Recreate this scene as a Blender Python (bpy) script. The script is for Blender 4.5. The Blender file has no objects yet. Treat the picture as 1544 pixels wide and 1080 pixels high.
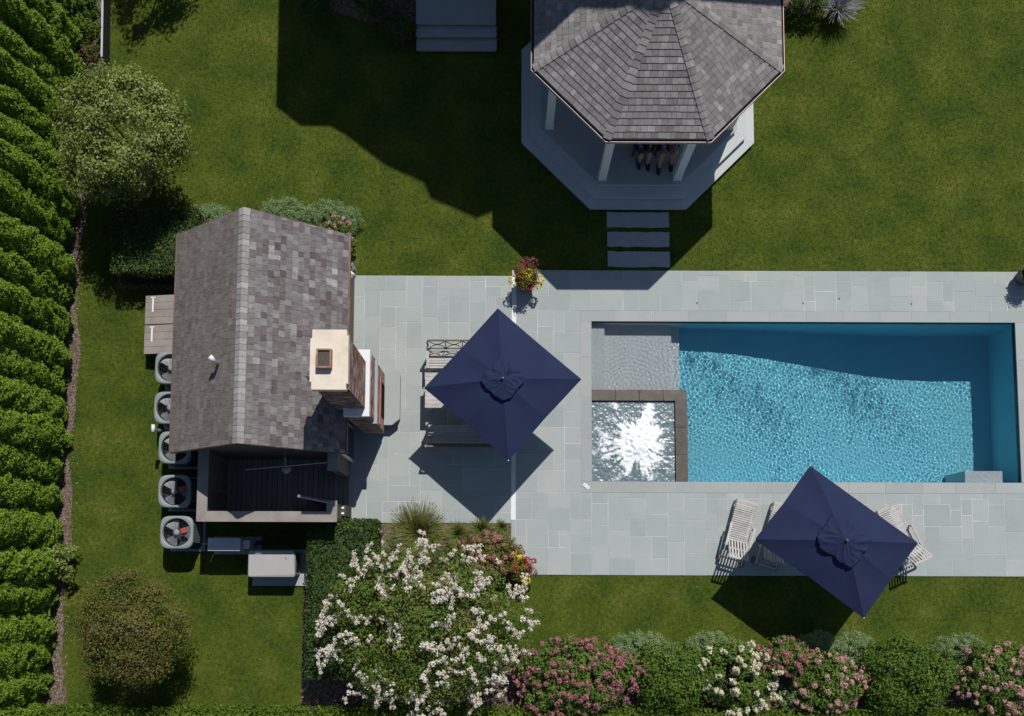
import bpy, math, random
import numpy as np
from mathutils import Vector, Matrix

sc = bpy.context.scene
COL = sc.collection
rnd = random.Random(7)
RNG = np.random.default_rng(11)

# ------------------------------------------------------------------ camera
CAM_H, FPX, CX, CY = 25.0, 1325.0, 770.0, 766.0        # metres, pixels of the 1544 px wide frame
TILT, ROLL = math.atan(104 / 1325.0), math.radians(0.2)
RM = np.array((Matrix.Rotation(TILT, 3, 'X') @ Matrix.Rotation(ROLL, 3, 'Z')))


def P(px, py, z=0.0):
    """Point at height z seen at a pixel of the photograph."""
    d = RM @ np.array([(px - CX) / FPX, -(py - CY) / FPX, -1.0])
    t = (CAM_H - z) / -d[2]
    return np.array([d[0] * t, d[1] * t, z])


cam = bpy.data.objects.new('camera', bpy.data.cameras.new('camera'))
COL.objects.link(cam)
cam.location = (0, 0, CAM_H)
cam.rotation_euler = Matrix(RM).to_euler()
cam.data.sensor_width = 36
cam.data.lens = FPX / 1544 * 36
cam.data.shift_x = (772 - CX) / 1544
cam.data.shift_y = (CY - 540) / 1544
cam.data.clip_end = 600
sc.camera = cam

# ------------------------------------------------------------------ light
SUN_D = Vector((-0.283, -0.704, -1.0))                  # way the light travels
world = bpy.data.worlds.new('World')
sc.world = world
world.use_nodes = True
wn = world.node_tree
sky = wn.nodes.new('ShaderNodeTexSky')
sky.sky_type = 'NISHITA'
sky.sun_disc = False
sky.sun_elevation = math.radians(52.8)
sky.sun_rotation = math.radians(21.9)
sky.air_density = 1.0
sky.dust_density = 0.4
wn.links.new(sky.outputs[0], wn.nodes['Background'].inputs[0])
wn.nodes['Background'].inputs[1].default_value = 0.066
sl = bpy.data.lights.new('sun', 'SUN')
sl.energy = 4.2
sl.angle = math.radians(0.53)
sl.color = (1.0, 0.96, 0.89)
sl.cycles.is_caustics_light = True
sun = bpy.data.objects.new('sun', sl)
COL.objects.link(sun)
sun.rotation_euler = SUN_D.to_track_quat('-Z', 'Y').to_euler()
sc.view_settings.view_transform = 'Standard'
sc.view_settings.look = 'None'
sc.view_settings.exposure = 0.0
sc.view_settings.gamma = 1.0
sc.cycles.use_denoising = True
sc.cycles.max_bounces = 8
sc.cycles.transparent_max_bounces = 8

# ------------------------------------------------------------------ materials


def mat(name, cols, scale=3.0, nz=1.0, rand=0.0, tone=0.0, rough=0.75, bump=0.0, bscale=40.0,
        metal=0.0, spec=0.3, detail=5.0, stretch=None, transl=0.0, scale2=None, nz2=0.0):
    """Colour ramp over cols driven by noise + per-object random + a 'tone' attribute."""
    m = bpy.data.materials.new(name)
    m.use_nodes = True
    nt = m.node_tree
    N, L = nt.nodes, nt.links
    b = N['Principled BSDF']
    b.inputs['Roughness'].default_value = rough
    b.inputs['Metallic'].default_value = metal
    b.inputs['Specular IOR Level'].default_value = spec
    geo = N.new('ShaderNodeNewGeometry')
    vec = geo.outputs['Position']
    if stretch:
        mp = N.new('ShaderNodeMapping')
        mp.inputs['Scale'].default_value = stretch
        L.new(vec, mp.inputs['Vector'])
        vec = mp.outputs['Vector']

    def math_(op, a, bb):
        n = N.new('ShaderNodeMath')
        n.operation = op
        for i, q in enumerate((a, bb)):
            if isinstance(q, (int, float)):
                n.inputs[i].default_value = q
            else:
                L.new(q, n.inputs[i])
        return n.outputs[0]
    acc = 0.5
    if nz:
        t = N.new('ShaderNodeTexNoise')
        t.inputs['Scale'].default_value = scale
        t.inputs['Detail'].default_value = detail
        L.new(vec, t.inputs['Vector'])
        acc = math_('ADD', acc, math_('MULTIPLY', math_('SUBTRACT', t.outputs['Fac'], 0.5), nz * 2))
    if nz2:
        t = N.new('ShaderNodeTexNoise')
        t.inputs['Scale'].default_value = scale2
        t.inputs['Detail'].default_value = 3
        L.new(vec, t.inputs['Vector'])
        acc = math_('ADD', acc, math_('MULTIPLY', math_('SUBTRACT', t.outputs['Fac'], 0.5), nz2 * 2))
    if rand:
        oi = N.new('ShaderNodeObjectInfo')
        acc = math_('ADD', acc, math_('MULTIPLY', math_('SUBTRACT', oi.outputs['Random'], 0.5), rand))
    if tone:
        at = N.new('ShaderNodeAttribute')
        at.attribute_name = 'tone'
        acc = math_('ADD', acc, math_('MULTIPLY', math_('SUBTRACT', at.outputs['Fac'], 0.5), tone))
    cr = N.new('ShaderNodeValToRGB')
    el = cr.color_ramp.elements
    while len(el) < len(cols):
        el.new(0.5)
    for i, c in enumerate(cols):
        el[i].position = i / max(1, len(cols) - 1)
        el[i].color = (*c, 1)
    if isinstance(acc, float):
        cr.inputs['Fac'].default_value = acc
    else:
        L.new(acc, cr.inputs['Fac'])
    L.new(cr.outputs['Color'], b.inputs['Base Color'])
    if bump:
        t = N.new('ShaderNodeTexNoise')
        t.inputs['Scale'].default_value = bscale
        t.inputs['Detail'].default_value = 4
        L.new(vec, t.inputs['Vector'])
        bp = N.new('ShaderNodeBump')
        bp.inputs['Strength'].default_value = 1.0
        bp.inputs['Distance'].default_value = bump
        L.new(t.outputs['Fac'], bp.inputs['Height'])
        L.new(bp.outputs['Normal'], b.inputs['Normal'])
    if transl:
        tr = N.new('ShaderNodeBsdfTranslucent')
        L.new(cr.outputs['Color'], tr.inputs['Color'])
        mx = N.new('ShaderNodeMixShader')
        mx.inputs['Fac'].default_value = transl
        L.new(b.outputs[0], mx.inputs[1])
        L.new(tr.outputs[0], mx.inputs[2])
        L.new(mx.outputs[0], N['Material Output'].inputs['Surface'])
    return m


def fol(name, cols, transl=0.22, rough=0.62, spec=0.2, nz=0.35, tone=1.0, scale=2.5):
    return mat(name, cols, scale=scale, nz=nz, tone=tone, rough=rough, spec=spec, transl=transl)


MT = {}
MT['grass'] = mat('lawn_grass', [(.026, .050, .009), (.050, .080, .010), (.080, .106, .013), (.135, .135, .032)], scale=0.9, nz=.75, rough=.9, bump=.02,
                  bscale=60, spec=.1, scale2=9, nz2=.6, detail=8)
MT['blade'] = fol('grass_blades', [(.033, .063, .010), (.062, .101, .012), (.104, .134, .018), (.32, .31, .14)], transl=.3, nz=.75, tone=1.0, spec=.15, scale=.7)
MT['mulch'] = mat('bark_mulch', [(.045, .030, .022), (.115, .082, .062), (.20, .15, .12), (.30, .25, .21)], scale=14, nz=1.0, rough=.95, bump=.03, bscale=45, spec=.1, scale2=60, nz2=.9)
MT['bluestone'] = mat('bluestone', [(.300, .333, .336), (.325, .360, .360), (.350, .384, .380), (.385, .408, .398)], scale=1.3, nz=.55, rand=.62, rough=.8, bump=.0015,
                      bscale=70, spec=.25, scale2=14, nz2=.18, detail=8)
MT['mortar'] = mat('pale_mortar', [(.35, .38, .375), (.43, .45, .44), (.56, .575, .56), (.78, .79, .77)], scale=.8, nz=1.1, rough=.9, spec=.1, scale2=5, nz2=.3)
MT['coping'] = mat('coping_stone', [(.305, .330, .327), (.340, .366, .360), (.372, .392, .384)], scale=2.2, nz=.4, rand=.7, rough=.8, spec=.25, scale2=16, nz2=.25)
MT['white_strip'] = mat('white_stone', [(.66, .67, .68), (.76, .77, .77)], scale=6, nz=.6, rough=.6)
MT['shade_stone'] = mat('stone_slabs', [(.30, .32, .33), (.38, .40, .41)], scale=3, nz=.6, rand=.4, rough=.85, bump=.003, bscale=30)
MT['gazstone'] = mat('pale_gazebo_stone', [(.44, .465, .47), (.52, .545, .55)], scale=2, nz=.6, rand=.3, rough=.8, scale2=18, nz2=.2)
MT['shingle'] = mat('cedar_shingles', [(.082, .064, .066), (.130, .108, .112), (.172, .156, .162), (.235, .218, .222), (.360, .345, .350)], scale=9, nz=.34, tone=.92, rough=.85,
                    spec=.2, bump=.002, bscale=90, scale2=60, nz2=.18)
MT['shingle_g'] = mat('gazebo_shingles', [(.125, .108, .108), (.175, .156, .157), (.220, .202, .203), (.275, .258, .258), (.37, .355, .355)], scale=9, nz=.30, tone=.85, rough=.85, spec=.2, bump=.002, bscale=90, scale2=60, nz2=.18)
MT['shingle_w'] = mat('cedar_shingles_brown', [(.095, .080, .072), (.140, .121, .110), (.180, .160, .146), (.230, .208, .193)], scale=6, nz=.55, tone=.55, rough=.88,
                      spec=.15, bump=.002, bscale=80, scale2=50, nz2=.25)  # browner and more even than the patio slope
MT['cap'] = mat('cap_shingles', [(.20, .19, .19), (.30, .285, .28), (.42, .405, .40)], scale=8, nz=.4, rand=.7, rough=.85, spec=.2, bump=.002, bscale=70)
MT['hipcap'] = mat('hip_cap_shingles', [(.14, .13, .13), (.21, .197, .195), (.31, .295, .29)], scale=8, nz=.4, rand=.8, rough=.85, spec=.2, bump=.002, bscale=70)
MT['underlay'] = mat('roof_sheathing', [(.05, .045, .043), (.08, .07, .068)], scale=5, rough=.95)
MT['siding'] = mat('weathered_siding', [(.09, .075, .062), (.15, .125, .105), (.20, .17, .145)], scale=3, nz=.5, rough=.85, stretch=(1, 1, 6), scale2=30, nz2=.3, rand=.3)
MT['copper'] = mat('brown_copper', [(.10, .062, .048), (.17, .11, .088), (.24, .17, .14)], scale=2, nz=.8, rough=.5, metal=.5)
MT['dark_copper'] = mat('dark_gutter', [(.018, .014, .014), (.035, .026, .025)], scale=4, rough=.7)  # gutter trough, and the strip that paints shade along the eaves
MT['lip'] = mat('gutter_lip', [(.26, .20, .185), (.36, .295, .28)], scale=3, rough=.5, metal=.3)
MT['white'] = mat('white_paint', [(.68, .70, .70), (.78, .79, .78)], scale=4, nz=.5, rough=.5)
MT['cream'] = mat('cream_concrete', [(.56, .48, .38), (.70, .61, .50), (.76, .68, .58)], scale=3.5, nz=.75, rough=.85, scale2=30, nz2=.25, bump=.002, bscale=40)
MT['brick'] = mat('red_brick', [(.12, .062, .055), (.21, .115, .10), (.30, .19, .17), (.42, .33, .30)], scale=8, nz=.45, rand=1.0, rough=.9, bump=.003, bscale=60)
MT['brick2'] = mat('red_brick_face', [(.12, .062, .055), (.21, .115, .10), (.30, .19, .17), (.42, .33, .30)], scale=8, nz=.45, tone=1.0, rough=.9, bump=.003, bscale=60)
MT['brick_mortar'] = mat('brick_mortar', [(.30, .26, .24), (.42, .38, .36)], scale=12, rough=.95)
MT['red_brick'] = mat('fire_brick', [(.34, .12, .09), (.46, .19, .15)], scale=5, nz=.6, rough=.9)
MT['clay'] = mat('clay_flue', [(.22, .12, .09), (.36, .23, .18)], scale=8, rough=.85)
MT['screen'] = mat('rusted_screen', [(.05, .042, .036), (.11, .095, .083)], scale=60, nz=1.2, rough=.8)
MT['firebox_black'] = mat('firebox_black', [(.012, .011, .011), (.022, .02, .02)], scale=8, rough=1.0, spec=.05)
MT['deck'] = mat('shower_deck', [(.16, .135, .125), (.23, .20, .185), (.29, .26, .24)], scale=3, nz=.5, rand=.6, rough=.8, stretch=(6, .7, 1))
MT['capwood'] = mat('weathered_cap_wood', [(.20, .175, .16), (.27, .24, .22), (.34, .31, .285)], scale=2.5, nz=.7, rough=.8, scale2=40, nz2=.3)
MT['darkwood'] = mat('dark_boards', [(.05, .042, .037), (.09, .078, .07)], scale=3, nz=.6, rand=.4, rough=.85, stretch=(4, 4, .5))
MT['teak'] = mat('silvered_teak', [(.345, .325, .312), (.45, .43, .415), (.56, .54, .525)], scale=5, nz=.6, rand=.5, rough=.75, scale2=45, nz2=.25)
MT['teak_dark'] = mat('shaded_brown_teak', [(.11, .085, .07), (.18, .145, .125)], scale=6, nz=.6, rand=.3, rough=.75)  # bench back's shadow side put into the colour; lounger wheels share it
MT['navy'] = mat('navy_canvas', [(.015, .022, .060), (.020, .028, .073), (.025, .034, .085)], scale=1.2, nz=.5, rough=.85, spec=.15, scale2=160, nz2=.15, transl=.08)
MT['metal'] = mat('brushed_steel', [(.45, .46, .48), (.62, .63, .65)], scale=10, rough=.35, metal=.8)
MT['alu'] = mat('grey_pole', [(.22, .22, .23), (.30, .30, .31)], scale=10, rough=.4, metal=.6)
MT['acgrey'] = mat('condenser_paint', [(.20, .235, .245), (.25, .285, .295)], scale=3, nz=.6, rough=.5)
MT['acdark'] = mat('condenser_fins', [(.03, .033, .035), (.06, .064, .068)], scale=20, rough=.7)
MT['fan'] = mat('fan_blade', [(.17, .18, .19), (.26, .27, .28)], scale=6, rough=.45, metal=.3)
MT['redpart'] = mat('red_part', [(.42, .06, .05), (.55, .10, .08)], scale=6, rough=.5)
MT['gengrey'] = mat('generator_paint', [(.36, .35, .345), (.42, .41, .405)], scale=2, nz=.5, rough=.45)
MT['genblue'] = mat('blue_grey_paint', [(.40, .43, .47), (.50, .53, .57)], scale=2, nz=.5, rough=.45)  # lightened to stand for sun on the pump cabinet
MT['dark'] = mat('dark_rubber', [(.012, .012, .013), (.03, .03, .032)], scale=8, rough=.7)
MT['bark'] = mat('tree_bark', [(.055, .045, .036), (.13, .11, .09)], scale=12, nz=.9, rough=.95, bump=.01, bscale=30)
MT['twig'] = mat('pale_branch', [(.15, .12, .09), (.24, .20, .16)], scale=12, rough=.9)
MT['terracotta'] = mat('planter_glaze', [(.09, .085, .085), (.14, .13, .13)], scale=6, rough=.6)
MT['soil'] = mat('potting_soil', [(.03, .022, .017), (.06, .045, .035)], scale=20, rough=1)
MT['plaster'] = mat('pool_plaster', [(.165, .535, .675), (.215, .605, .745)], scale=1.2, nz=.5, rough=.9, scale2=40, nz2=.25)
MT['ledge'] = mat('pale_ledge_plaster', [(.49, .54, .565), (.60, .64, .665)], scale=3, nz=.5, rough=.9, scale2=40, nz2=.3)
MT['tileband'] = mat('waterline_tile', [(.015, .075, .085), (.03, .11, .12)], scale=9, rough=.4)
MT['spastone'] = mat('wet_spa_stone', [(.052, .042, .033), (.080, .066, .053), (.115, .096, .078)], scale=4, nz=.8, rand=.5, rough=.35, spec=.5, bump=.003, bscale=25)
MT['skin'] = mat('skin', [(.36, .20, .145), (.46, .27, .20)], scale=6, rough=.55)
MT['shirt'] = mat('blue_shirt', [(.05, .11, .36), (.07, .15, .44)], scale=9, rough=.9)
MT['shorts'] = mat('dark_shorts', [(.03, .045, .075), (.05, .07, .11)], scale=9, rough=.9)
MT['rust'] = mat('rust_shorts', [(.28, .11, .075), (.36, .15, .10)], scale=9, rough=.9)
MT['hair'] = mat('brown_hair', [(.03, .02, .014), (.07, .045, .03)], scale=20, rough=.6)
MT['wicker'] = mat('dark_wicker', [(.03, .026, .024), (.07, .06, .055)], scale=30, rough=.8)
MT['glassy'] = mat('window_glass', [(.02, .025, .03), (.035, .042, .05)], scale=2, rough=.08, spec=.7)
MT['tinroof'] = mat('house_roof', [(.09, .08, .08), (.15, .14, .135)], scale=4, rough=.9)
# foliage (leaf reflectance)
MT['arb'] = fol('arborvitae_leaf', [(.070, .128, .010), (.138, .232, .019), (.23, .335, .038)], transl=.15, spec=.2, nz=.3, scale=1.2)
MT['crab'] = fol('crabapple_leaf', [(.068, .115, .016), (.134, .190, .031), (.225, .270, .066), (.38, .40, .18)], spec=.2, nz=.2)
MT['rusty'] = fol('rusty_leaf', [(.052, .080, .011), (.100, .125, .020), (.145, .125, .032), (.215, .150, .065)], nz=.5, scale=1.6)
MT['hedge'] = fol('hedge_leaf', [(.017, .038, .010), (.034, .070, .016), (.060, .108, .020), (.17, .235, .035)], spec=.28, nz=.25)
MT['catmint'] = fol('catmint_leaf', [(.135, .220, .085), (.215, .310, .130), (.31, .40, .20)], spec=.15, nz=.3)
MT['hydleaf'] = fol('hydrangea_leaf', [(.048, .095, .014), (.098, .165, .026), (.16, .23, .044)], nz=.3)
MT['green'] = fol('shrub_leaf', [(.034, .078, .008), (.076, .144, .015), (.150, .225, .030)], spec=.25, nz=.3)
MT['lowhedge'] = fol('bright_hedge_leaf', [(.055, .098, .009), (.100, .165, .016), (.155, .22, .028)], nz=.3)
MT['crape'] = fol('crape_leaf', [(.036, .076, .012), (.078, .138, .020), (.140, .200, .034), (.20, .16, .052)], nz=.4)
MT['mums'] = fol('mixed_leaf', [(.10, .13, .02), (.20, .22, .03), (.22, .07, .03)], nz=.5, scale=9)
MT['grasspl'] = fol('fountain_grass', [(.085, .125, .020), (.16, .20, .038), (.26, .26, .09)], nz=.4)
MT['plume'] = fol('grass_plume', [(.22, .18, .14), (.36, .30, .25)], nz=.3)
MT['wht'] = fol('white_petal', [(.58, .50, .42), (.72, .66, .57), (.80, .77, .70)], transl=.2, nz=.25, scale=6)
MT['pink'] = fol('pink_petal', [(.24, .080, .088), (.36, .140, .150), (.46, .235, .230)], transl=.2, nz=.4, scale=6)
MT['rose'] = fol('pale_pink_petal', [(.36, .17, .15), (.52, .29, .26), (.62, .42, .37)], transl=.2, nz=.4, scale=6)
MT['cream_pet'] = fol('cream_petal', [(.55, .50, .30), (.68, .64, .44), (.75, .72, .60)], transl=.2, nz=.3, scale=6)
MT['brownpink'] = fol('dried_petal', [(.20, .085, .055), (.32, .15, .11), (.42, .22, .18)], transl=.2, nz=.4, scale=6)
MT['yellow'] = fol('yellow_petal', [(.55, .42, .02), (.72, .60, .04), (.80, .70, .14)], transl=.15, nz=.3, scale=9)
MT['red'] = fol('red_petal', [(.20, .006, .022), (.36, .012, .040), (.45, .03, .06)], transl=.15, nz=.3, scale=9)
MT['maroon'] = fol('maroon_leaf', [(.10, .02, .03), (.19, .05, .055), (.27, .12, .10)], nz=.4, scale=9)
MT['sage'] = fol('silver_stem', [(.20, .22, .20), (.33, .35, .32), (.30, .28, .42)], nz=.4, scale=5)

# ------------------------------------------------------------------ mesh helpers


def fastmesh(name, V, F, mats, tone=None, midx=None, smooth=False):
    V = np.asarray(V, dtype=np.float32)
    me = bpy.data.meshes.new(name)
    if isinstance(F, np.ndarray):
        n, k = F.shape
        me.vertices.add(len(V))
        me.vertices.foreach_set('co', V.ravel())
        me.loops.add(n * k)
        me.loops.foreach_set('vertex_index', F.astype(np.int32).ravel())
        me.polygons.add(n)
        me.polygons.foreach_set('loop_start', np.arange(0, n * k, k, dtype=np.int32))
        me.update(calc_edges=True)
    else:
        me.from_pydata(V.tolist(), [], F)
    for m in (mats if isinstance(mats, (list, tuple)) else [mats]):
        me.materials.append(m)
    if tone is not None:
        a = me.attributes.new('tone', 'FLOAT', 'FACE')
        a.data.foreach_set('value', np.asarray(tone, dtype=np.float32))
    if midx is not None:
        me.polygons.foreach_set('material_index', np.asarray(midx, dtype=np.int32))
    if smooth:
        me.polygons.foreach_set('use_smooth', np.ones(len(me.polygons), dtype=bool))
    me.validate()
    return me


def place(name, me, parent=None, loc=(0, 0, 0), rotz=0.0):
    o = bpy.data.objects.new(name, me)
    COL.objects.link(o)
    o.parent = parent
    o.location = loc
    if rotz:
        o.rotation_euler = (0, 0, rotz)
    return o


def thing(name, label, cat, loc=(0, 0, 0), rotz=0.0, group=None):
    o = place(name, None, None, tuple(float(q) for q in loc), rotz)
    o.empty_display_size = .2
    return tag(o, label, cat, group)


def tag(o, label=None, cat=None, group=None, kind=None):
    if label:
        o['label'] = label
    if cat:
        o['category'] = cat
    if group:
        o['group'] = group
    if kind:
        o['kind'] = kind
    return o


def dup(root, loc, rotz=0.0, label=None):
    def rec(o, par):
        c = o.copy()
        COL.objects.link(c)
        c.parent = par
        for ch in list(o.children):
            rec(ch, c)
        return c
    r = rec(root, None)
    r.location = tuple(float(q) for q in loc)
    r.rotation_euler = (0, 0, rotz)
    if label:
        r['label'] = label
    return r


def frame(d):
    d = np.asarray(d, float)
    d = d / np.linalg.norm(d)
    a = np.array([0, 0, 1.0]) if abs(d[2]) < .9 else np.array([1.0, 0, 0])
    u = np.cross(a, d)
    u /= np.linalg.norm(u)
    return u, np.cross(d, u), d


class MB:
    def __init__(s):
        s.V, s.F, s.T, s.MI = [], [], [], []

    def add(s, V, F, tone=.5, mi=0):
        b = len(s.V)
        s.V += [tuple(map(float, v)) for v in V]
        s.F += [tuple(i + b for i in f) for f in F]
        s.T += [tone] * len(F)
        s.MI += [mi] * len(F)
        return s

    def box(s, c, d, rot=None, tone=.5, mi=0):
        x, y, z = (q / 2 for q in d)
        v = np.array([(-x, -y, -z), (x, -y, -z), (x, y, -z), (-x, y, -z), (-x, -y, z), (x, -y, z), (x, y, z), (-x, y, z)])
        if rot is not None:
            v = v @ np.array(rot).T
        return s.add(v + np.asarray(c, float), [(0, 3, 2, 1), (4, 5, 6, 7), (0, 1, 5, 4), (1, 2, 6, 5), (2, 3, 7, 6), (3, 0, 4, 7)], tone, mi)

    def beam(s, p, q, w, h, tone=.5, mi=0):
        """box from p to q, w wide (horizontal), h thick"""
        p, q = np.asarray(p, float), np.asarray(q, float)
        u, v, d = frame(q - p)
        L = np.linalg.norm(q - p)
        return s.box((p + q) / 2, (w, h, L), np.stack([u, v, d], 1), tone, mi)

    def tube(s, pts, r, n=8, cap=True, tone=.5, mi=0):
        pts = [np.asarray(p, float) for p in pts]
        rs = r if isinstance(r, (list, tuple)) else [r] * len(pts)
        V, F = [], []
        for i, p in enumerate(pts):
            d = pts[min(i + 1, len(pts) - 1)] - pts[max(i - 1, 0)]
            u, v, _ = frame(d)
            for k in range(n):
                a = 2 * math.pi * k / n
                V.append(p + rs[i] * (math.cos(a) * u + math.sin(a) * v))
        for i in range(len(pts) - 1):
            for k in range(n):
                a, b = i * n + k, i * n + (k + 1) % n
                F.append((a, b, b + n, a + n))
        if cap:
            F.append(tuple(range(n - 1, -1, -1)))
            F.append(tuple((len(pts) - 1) * n + k for k in range(n)))
        return s.add(V, F, tone, mi)

    def lathe(s, prof, n=24, c=(0, 0, 0), tone=.5, mi=0):
        V, F = [], []
        for r, z in prof:
            for k in range(n):
                a = 2 * math.pi * k / n
                V.append((c[0] + r * math.cos(a), c[1] + r * math.sin(a), c[2] + z))
        for i in range(len(prof) - 1):
            for k in range(n):
                a, b = i * n + k, i * n + (k + 1) % n
                F.append((a, b, b + n, a + n))
        F.append(tuple(range(n - 1, -1, -1)))
        F.append(tuple((len(prof) - 1) * n + k for k in range(n)))
        return s.add(V, F, tone, mi)

    def prism(s, poly, z0, z1, tone=.5, mi=0):
        n = len(poly)
        V = [(x, y, z0) for x, y in poly] + [(x, y, z1) for x, y in poly]
        F = [tuple(range(n - 1, -1, -1)), tuple(range(n, 2 * n))] + [(k, (k + 1) % n, (k + 1) % n + n, k + n) for k in range(n)]
        return s.add(V, F, tone, mi)

    def build(s, name, m, parent=None, smooth=False, bevel=0.0, world=True):
        """vertices in world coordinates (world) or in the parent's own; recentred on the piece"""
        V = np.array(s.V)
        base = np.array(parent.location) if (parent is not None and (world or parent.parent is not None)) else np.zeros(3)
        c = (V.max(0) + V.min(0)) / 2
        if parent is not None and parent.parent is not None and world:
            base = base + np.array(parent.parent.location)
        me = fastmesh(name, V - c, s.F, m, s.T, s.MI, smooth)
        o = place(name, me, parent, tuple(c - base))
        if bevel:
            b = o.modifiers.new('bevel', 'BEVEL')
            b.width = bevel
            b.segments = 2
            b.limit_method = 'ANGLE'
        return o


def B(name, c, d, m, parent=None, bevel=0.0, rot=None, world=True):
    return MB().box(c, d, rot).build(name, m, parent, bevel=bevel, world=world)


def rz(a):
    return np.array(Matrix.Rotation(a, 3, 'Z'))


# ------------------------------------------------------------------ plant helpers


def unit(v):
    return v / np.maximum(np.linalg.norm(v, axis=1, keepdims=True), 1e-9)


def leaf_quads(Pt, Nm, size, flop=.6, asp=.55, tang=None, tone=None, rng=RNG):
    n = len(Pt)
    nr = unit(Nm + flop * rng.normal(size=(n, 3)))
    t = rng.normal(size=(n, 3)) if tang is None else tang + .25 * rng.normal(size=(n, 3))
    t = unit(t - (t * nr).sum(1, keepdims=True) * nr)
    b = np.cross(nr, t)
    s = (np.asarray(size) * np.ones(n))[:, None]
    V = np.stack([Pt - t * s * .5, Pt + b * s * asp * .5 - nr * s * .06, Pt + t * s * .5 - nr * s * .12, Pt - b * s * asp * .5 - nr * s * .06], 1).reshape(-1, 3)
    F = np.arange(4 * n).reshape(n, 4)
    T = rng.random(n) if tone is None else tone
    return V, F, T


def join(parts):
    Vs, Fs, Ts, o = [], [], [], 0
    for V, F, T in parts:
        Vs.append(V)
        Fs.append(F + o)
        Ts.append(T)
        o += len(V)
    return np.concatenate(Vs), np.concatenate(Fs), np.concatenate(Ts)


def crown_data(radii, n_cl, cr, n_leaf, size, zmin=-.5, flop=.6, rng=RNG, inner=.55, asp=.55, tone_sp=.5, up=.65, warp=.0):
    """leaf clumps spread through an ellipsoid, centred on 0"""
    parts = []
    radii = np.array(radii)
    k = 0
    while k < n_cl:
        d = rng.normal(size=3)
        d /= np.linalg.norm(d)
        if d[2] < zmin:
            continue
        w = 1 + warp * math.sin(3 * math.atan2(d[1], d[0]) + 1.3) + warp * .6 * math.sin(5 * math.atan2(d[1], d[0]) + .4)
        c = d * radii * rng.uniform(inner, 1.0) ** .6 * w
        r = cr * rng.uniform(.65, 1.3)
        m = int(n_leaf * rng.uniform(.7, 1.3))
        dd = unit(rng.normal(size=(m, 3)))
        pt = c + dd * r * (rng.random((m, 1)) ** .4)
        nm = dd + .6 * d + np.array([0, 0, up])
        base = rng.uniform(.5 - tone_sp / 2, .5 + tone_sp / 2)
        parts.append(leaf_quads(pt, nm, size * rng.uniform(.7, 1.3, m), flop, asp, tone=np.clip(base + rng.normal(size=m) * .2, 0, 1), rng=rng))
        k += 1
    return join(parts)


def limbs(h, r, spread, top, n, rng, lean=(0, 0)):
    mb = MB()
    mb.tube([(0, 0, -.03), (lean[0] * .3, lean[1] * .3, h * .5), (lean[0], lean[1], h)], [r * 1.25, r, r * .8], 10)
    tw = MB()
    for i in range(n):
        a = 6.283 * i / n + rng.uniform(-.3, .3)
        e = rng.uniform(.55, .95)
        m1 = (lean[0] + math.cos(a) * spread * .4 * e, lean[1] + math.sin(a) * spread * .4 * e, h + (top - h) * .45)
        m2 = (lean[0] + math.cos(a) * spread * e, lean[1] + math.sin(a) * spread * e, h + (top - h) * rng.uniform(.6, .95))
        tw.tube([(lean[0], lean[1], h * .9), m1, m2], [r * .55, r * .32, r * .1], 6)
    return mb, tw


def flower_mesh(name, m, r, n, size, asp=.9, squash=.8, rng=RNG, cone=False):
    d = unit(rng.normal(size=(n, 3)))
    d[:, 2] = np.abs(d[:, 2]) * 1.0 - .25
    d = unit(d)
    rr = rng.uniform(.7, 1.0, (n, 1))
    pt = d * r * rr * np.array([1, 1, squash])
    if cone:
        h = rng.random((n, 1))
        pt = np.concatenate([d[:, :2] * r * (1 - .75 * h), h * r * 2.2], 1)
    V, F, T = leaf_quads(pt, d + np.array([0, 0, .3]), size * rng.uniform(.8, 1.2, n), .4, asp, rng=rng)
    return fastmesh(name, V, F, m, T)


def mean_z(o):
    return o


# ================================================================== SETTING
PX0, PX1, PY0, PY1 = 2.318, 14.60, 2.726, 7.398       # pool opening
CO = .31                                              # coping width


def sheet(name, rects, z, m, kind='structure'):
    mb = MB()
    for x0, y0, x1, y1 in rects:
        mb.add([(x0, y0, z), (x1, y0, z), (x1, y1, z), (x0, y1, z)], [(0, 1, 2, 3)])
    o = fastmesh(name, np.array(mb.V), mb.F, m)
    o = place(name, o)
    tag(o, kind=kind)
    return o


def frame_rects(x0, y0, x1, y1, hx0, hy0, hx1, hy1):
    return [(x0, y0, x1, hy0), (x0, hy1, x1, y1), (x0, hy0, hx0, hy1), (hx1, hy0, x1, hy1)]


lawn = sheet('lawn', frame_rects(-150, -150, 150, 150, PX0 - .2, PY0 - .2, PX1 + .2, PY1 + .2), 0.0, MT['grass'])

# mulch strips and beds


def bed(name, poly, z=.012):
    mb = MB()
    n = len(poly)
    mb.add([(x, y, z) for x, y in poly], [tuple(range(n))])
    o = place(name, fastmesh(name, np.array(mb.V), mb.F, MT['mulch']))
    tag(o, kind='structure')
    return o


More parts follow.
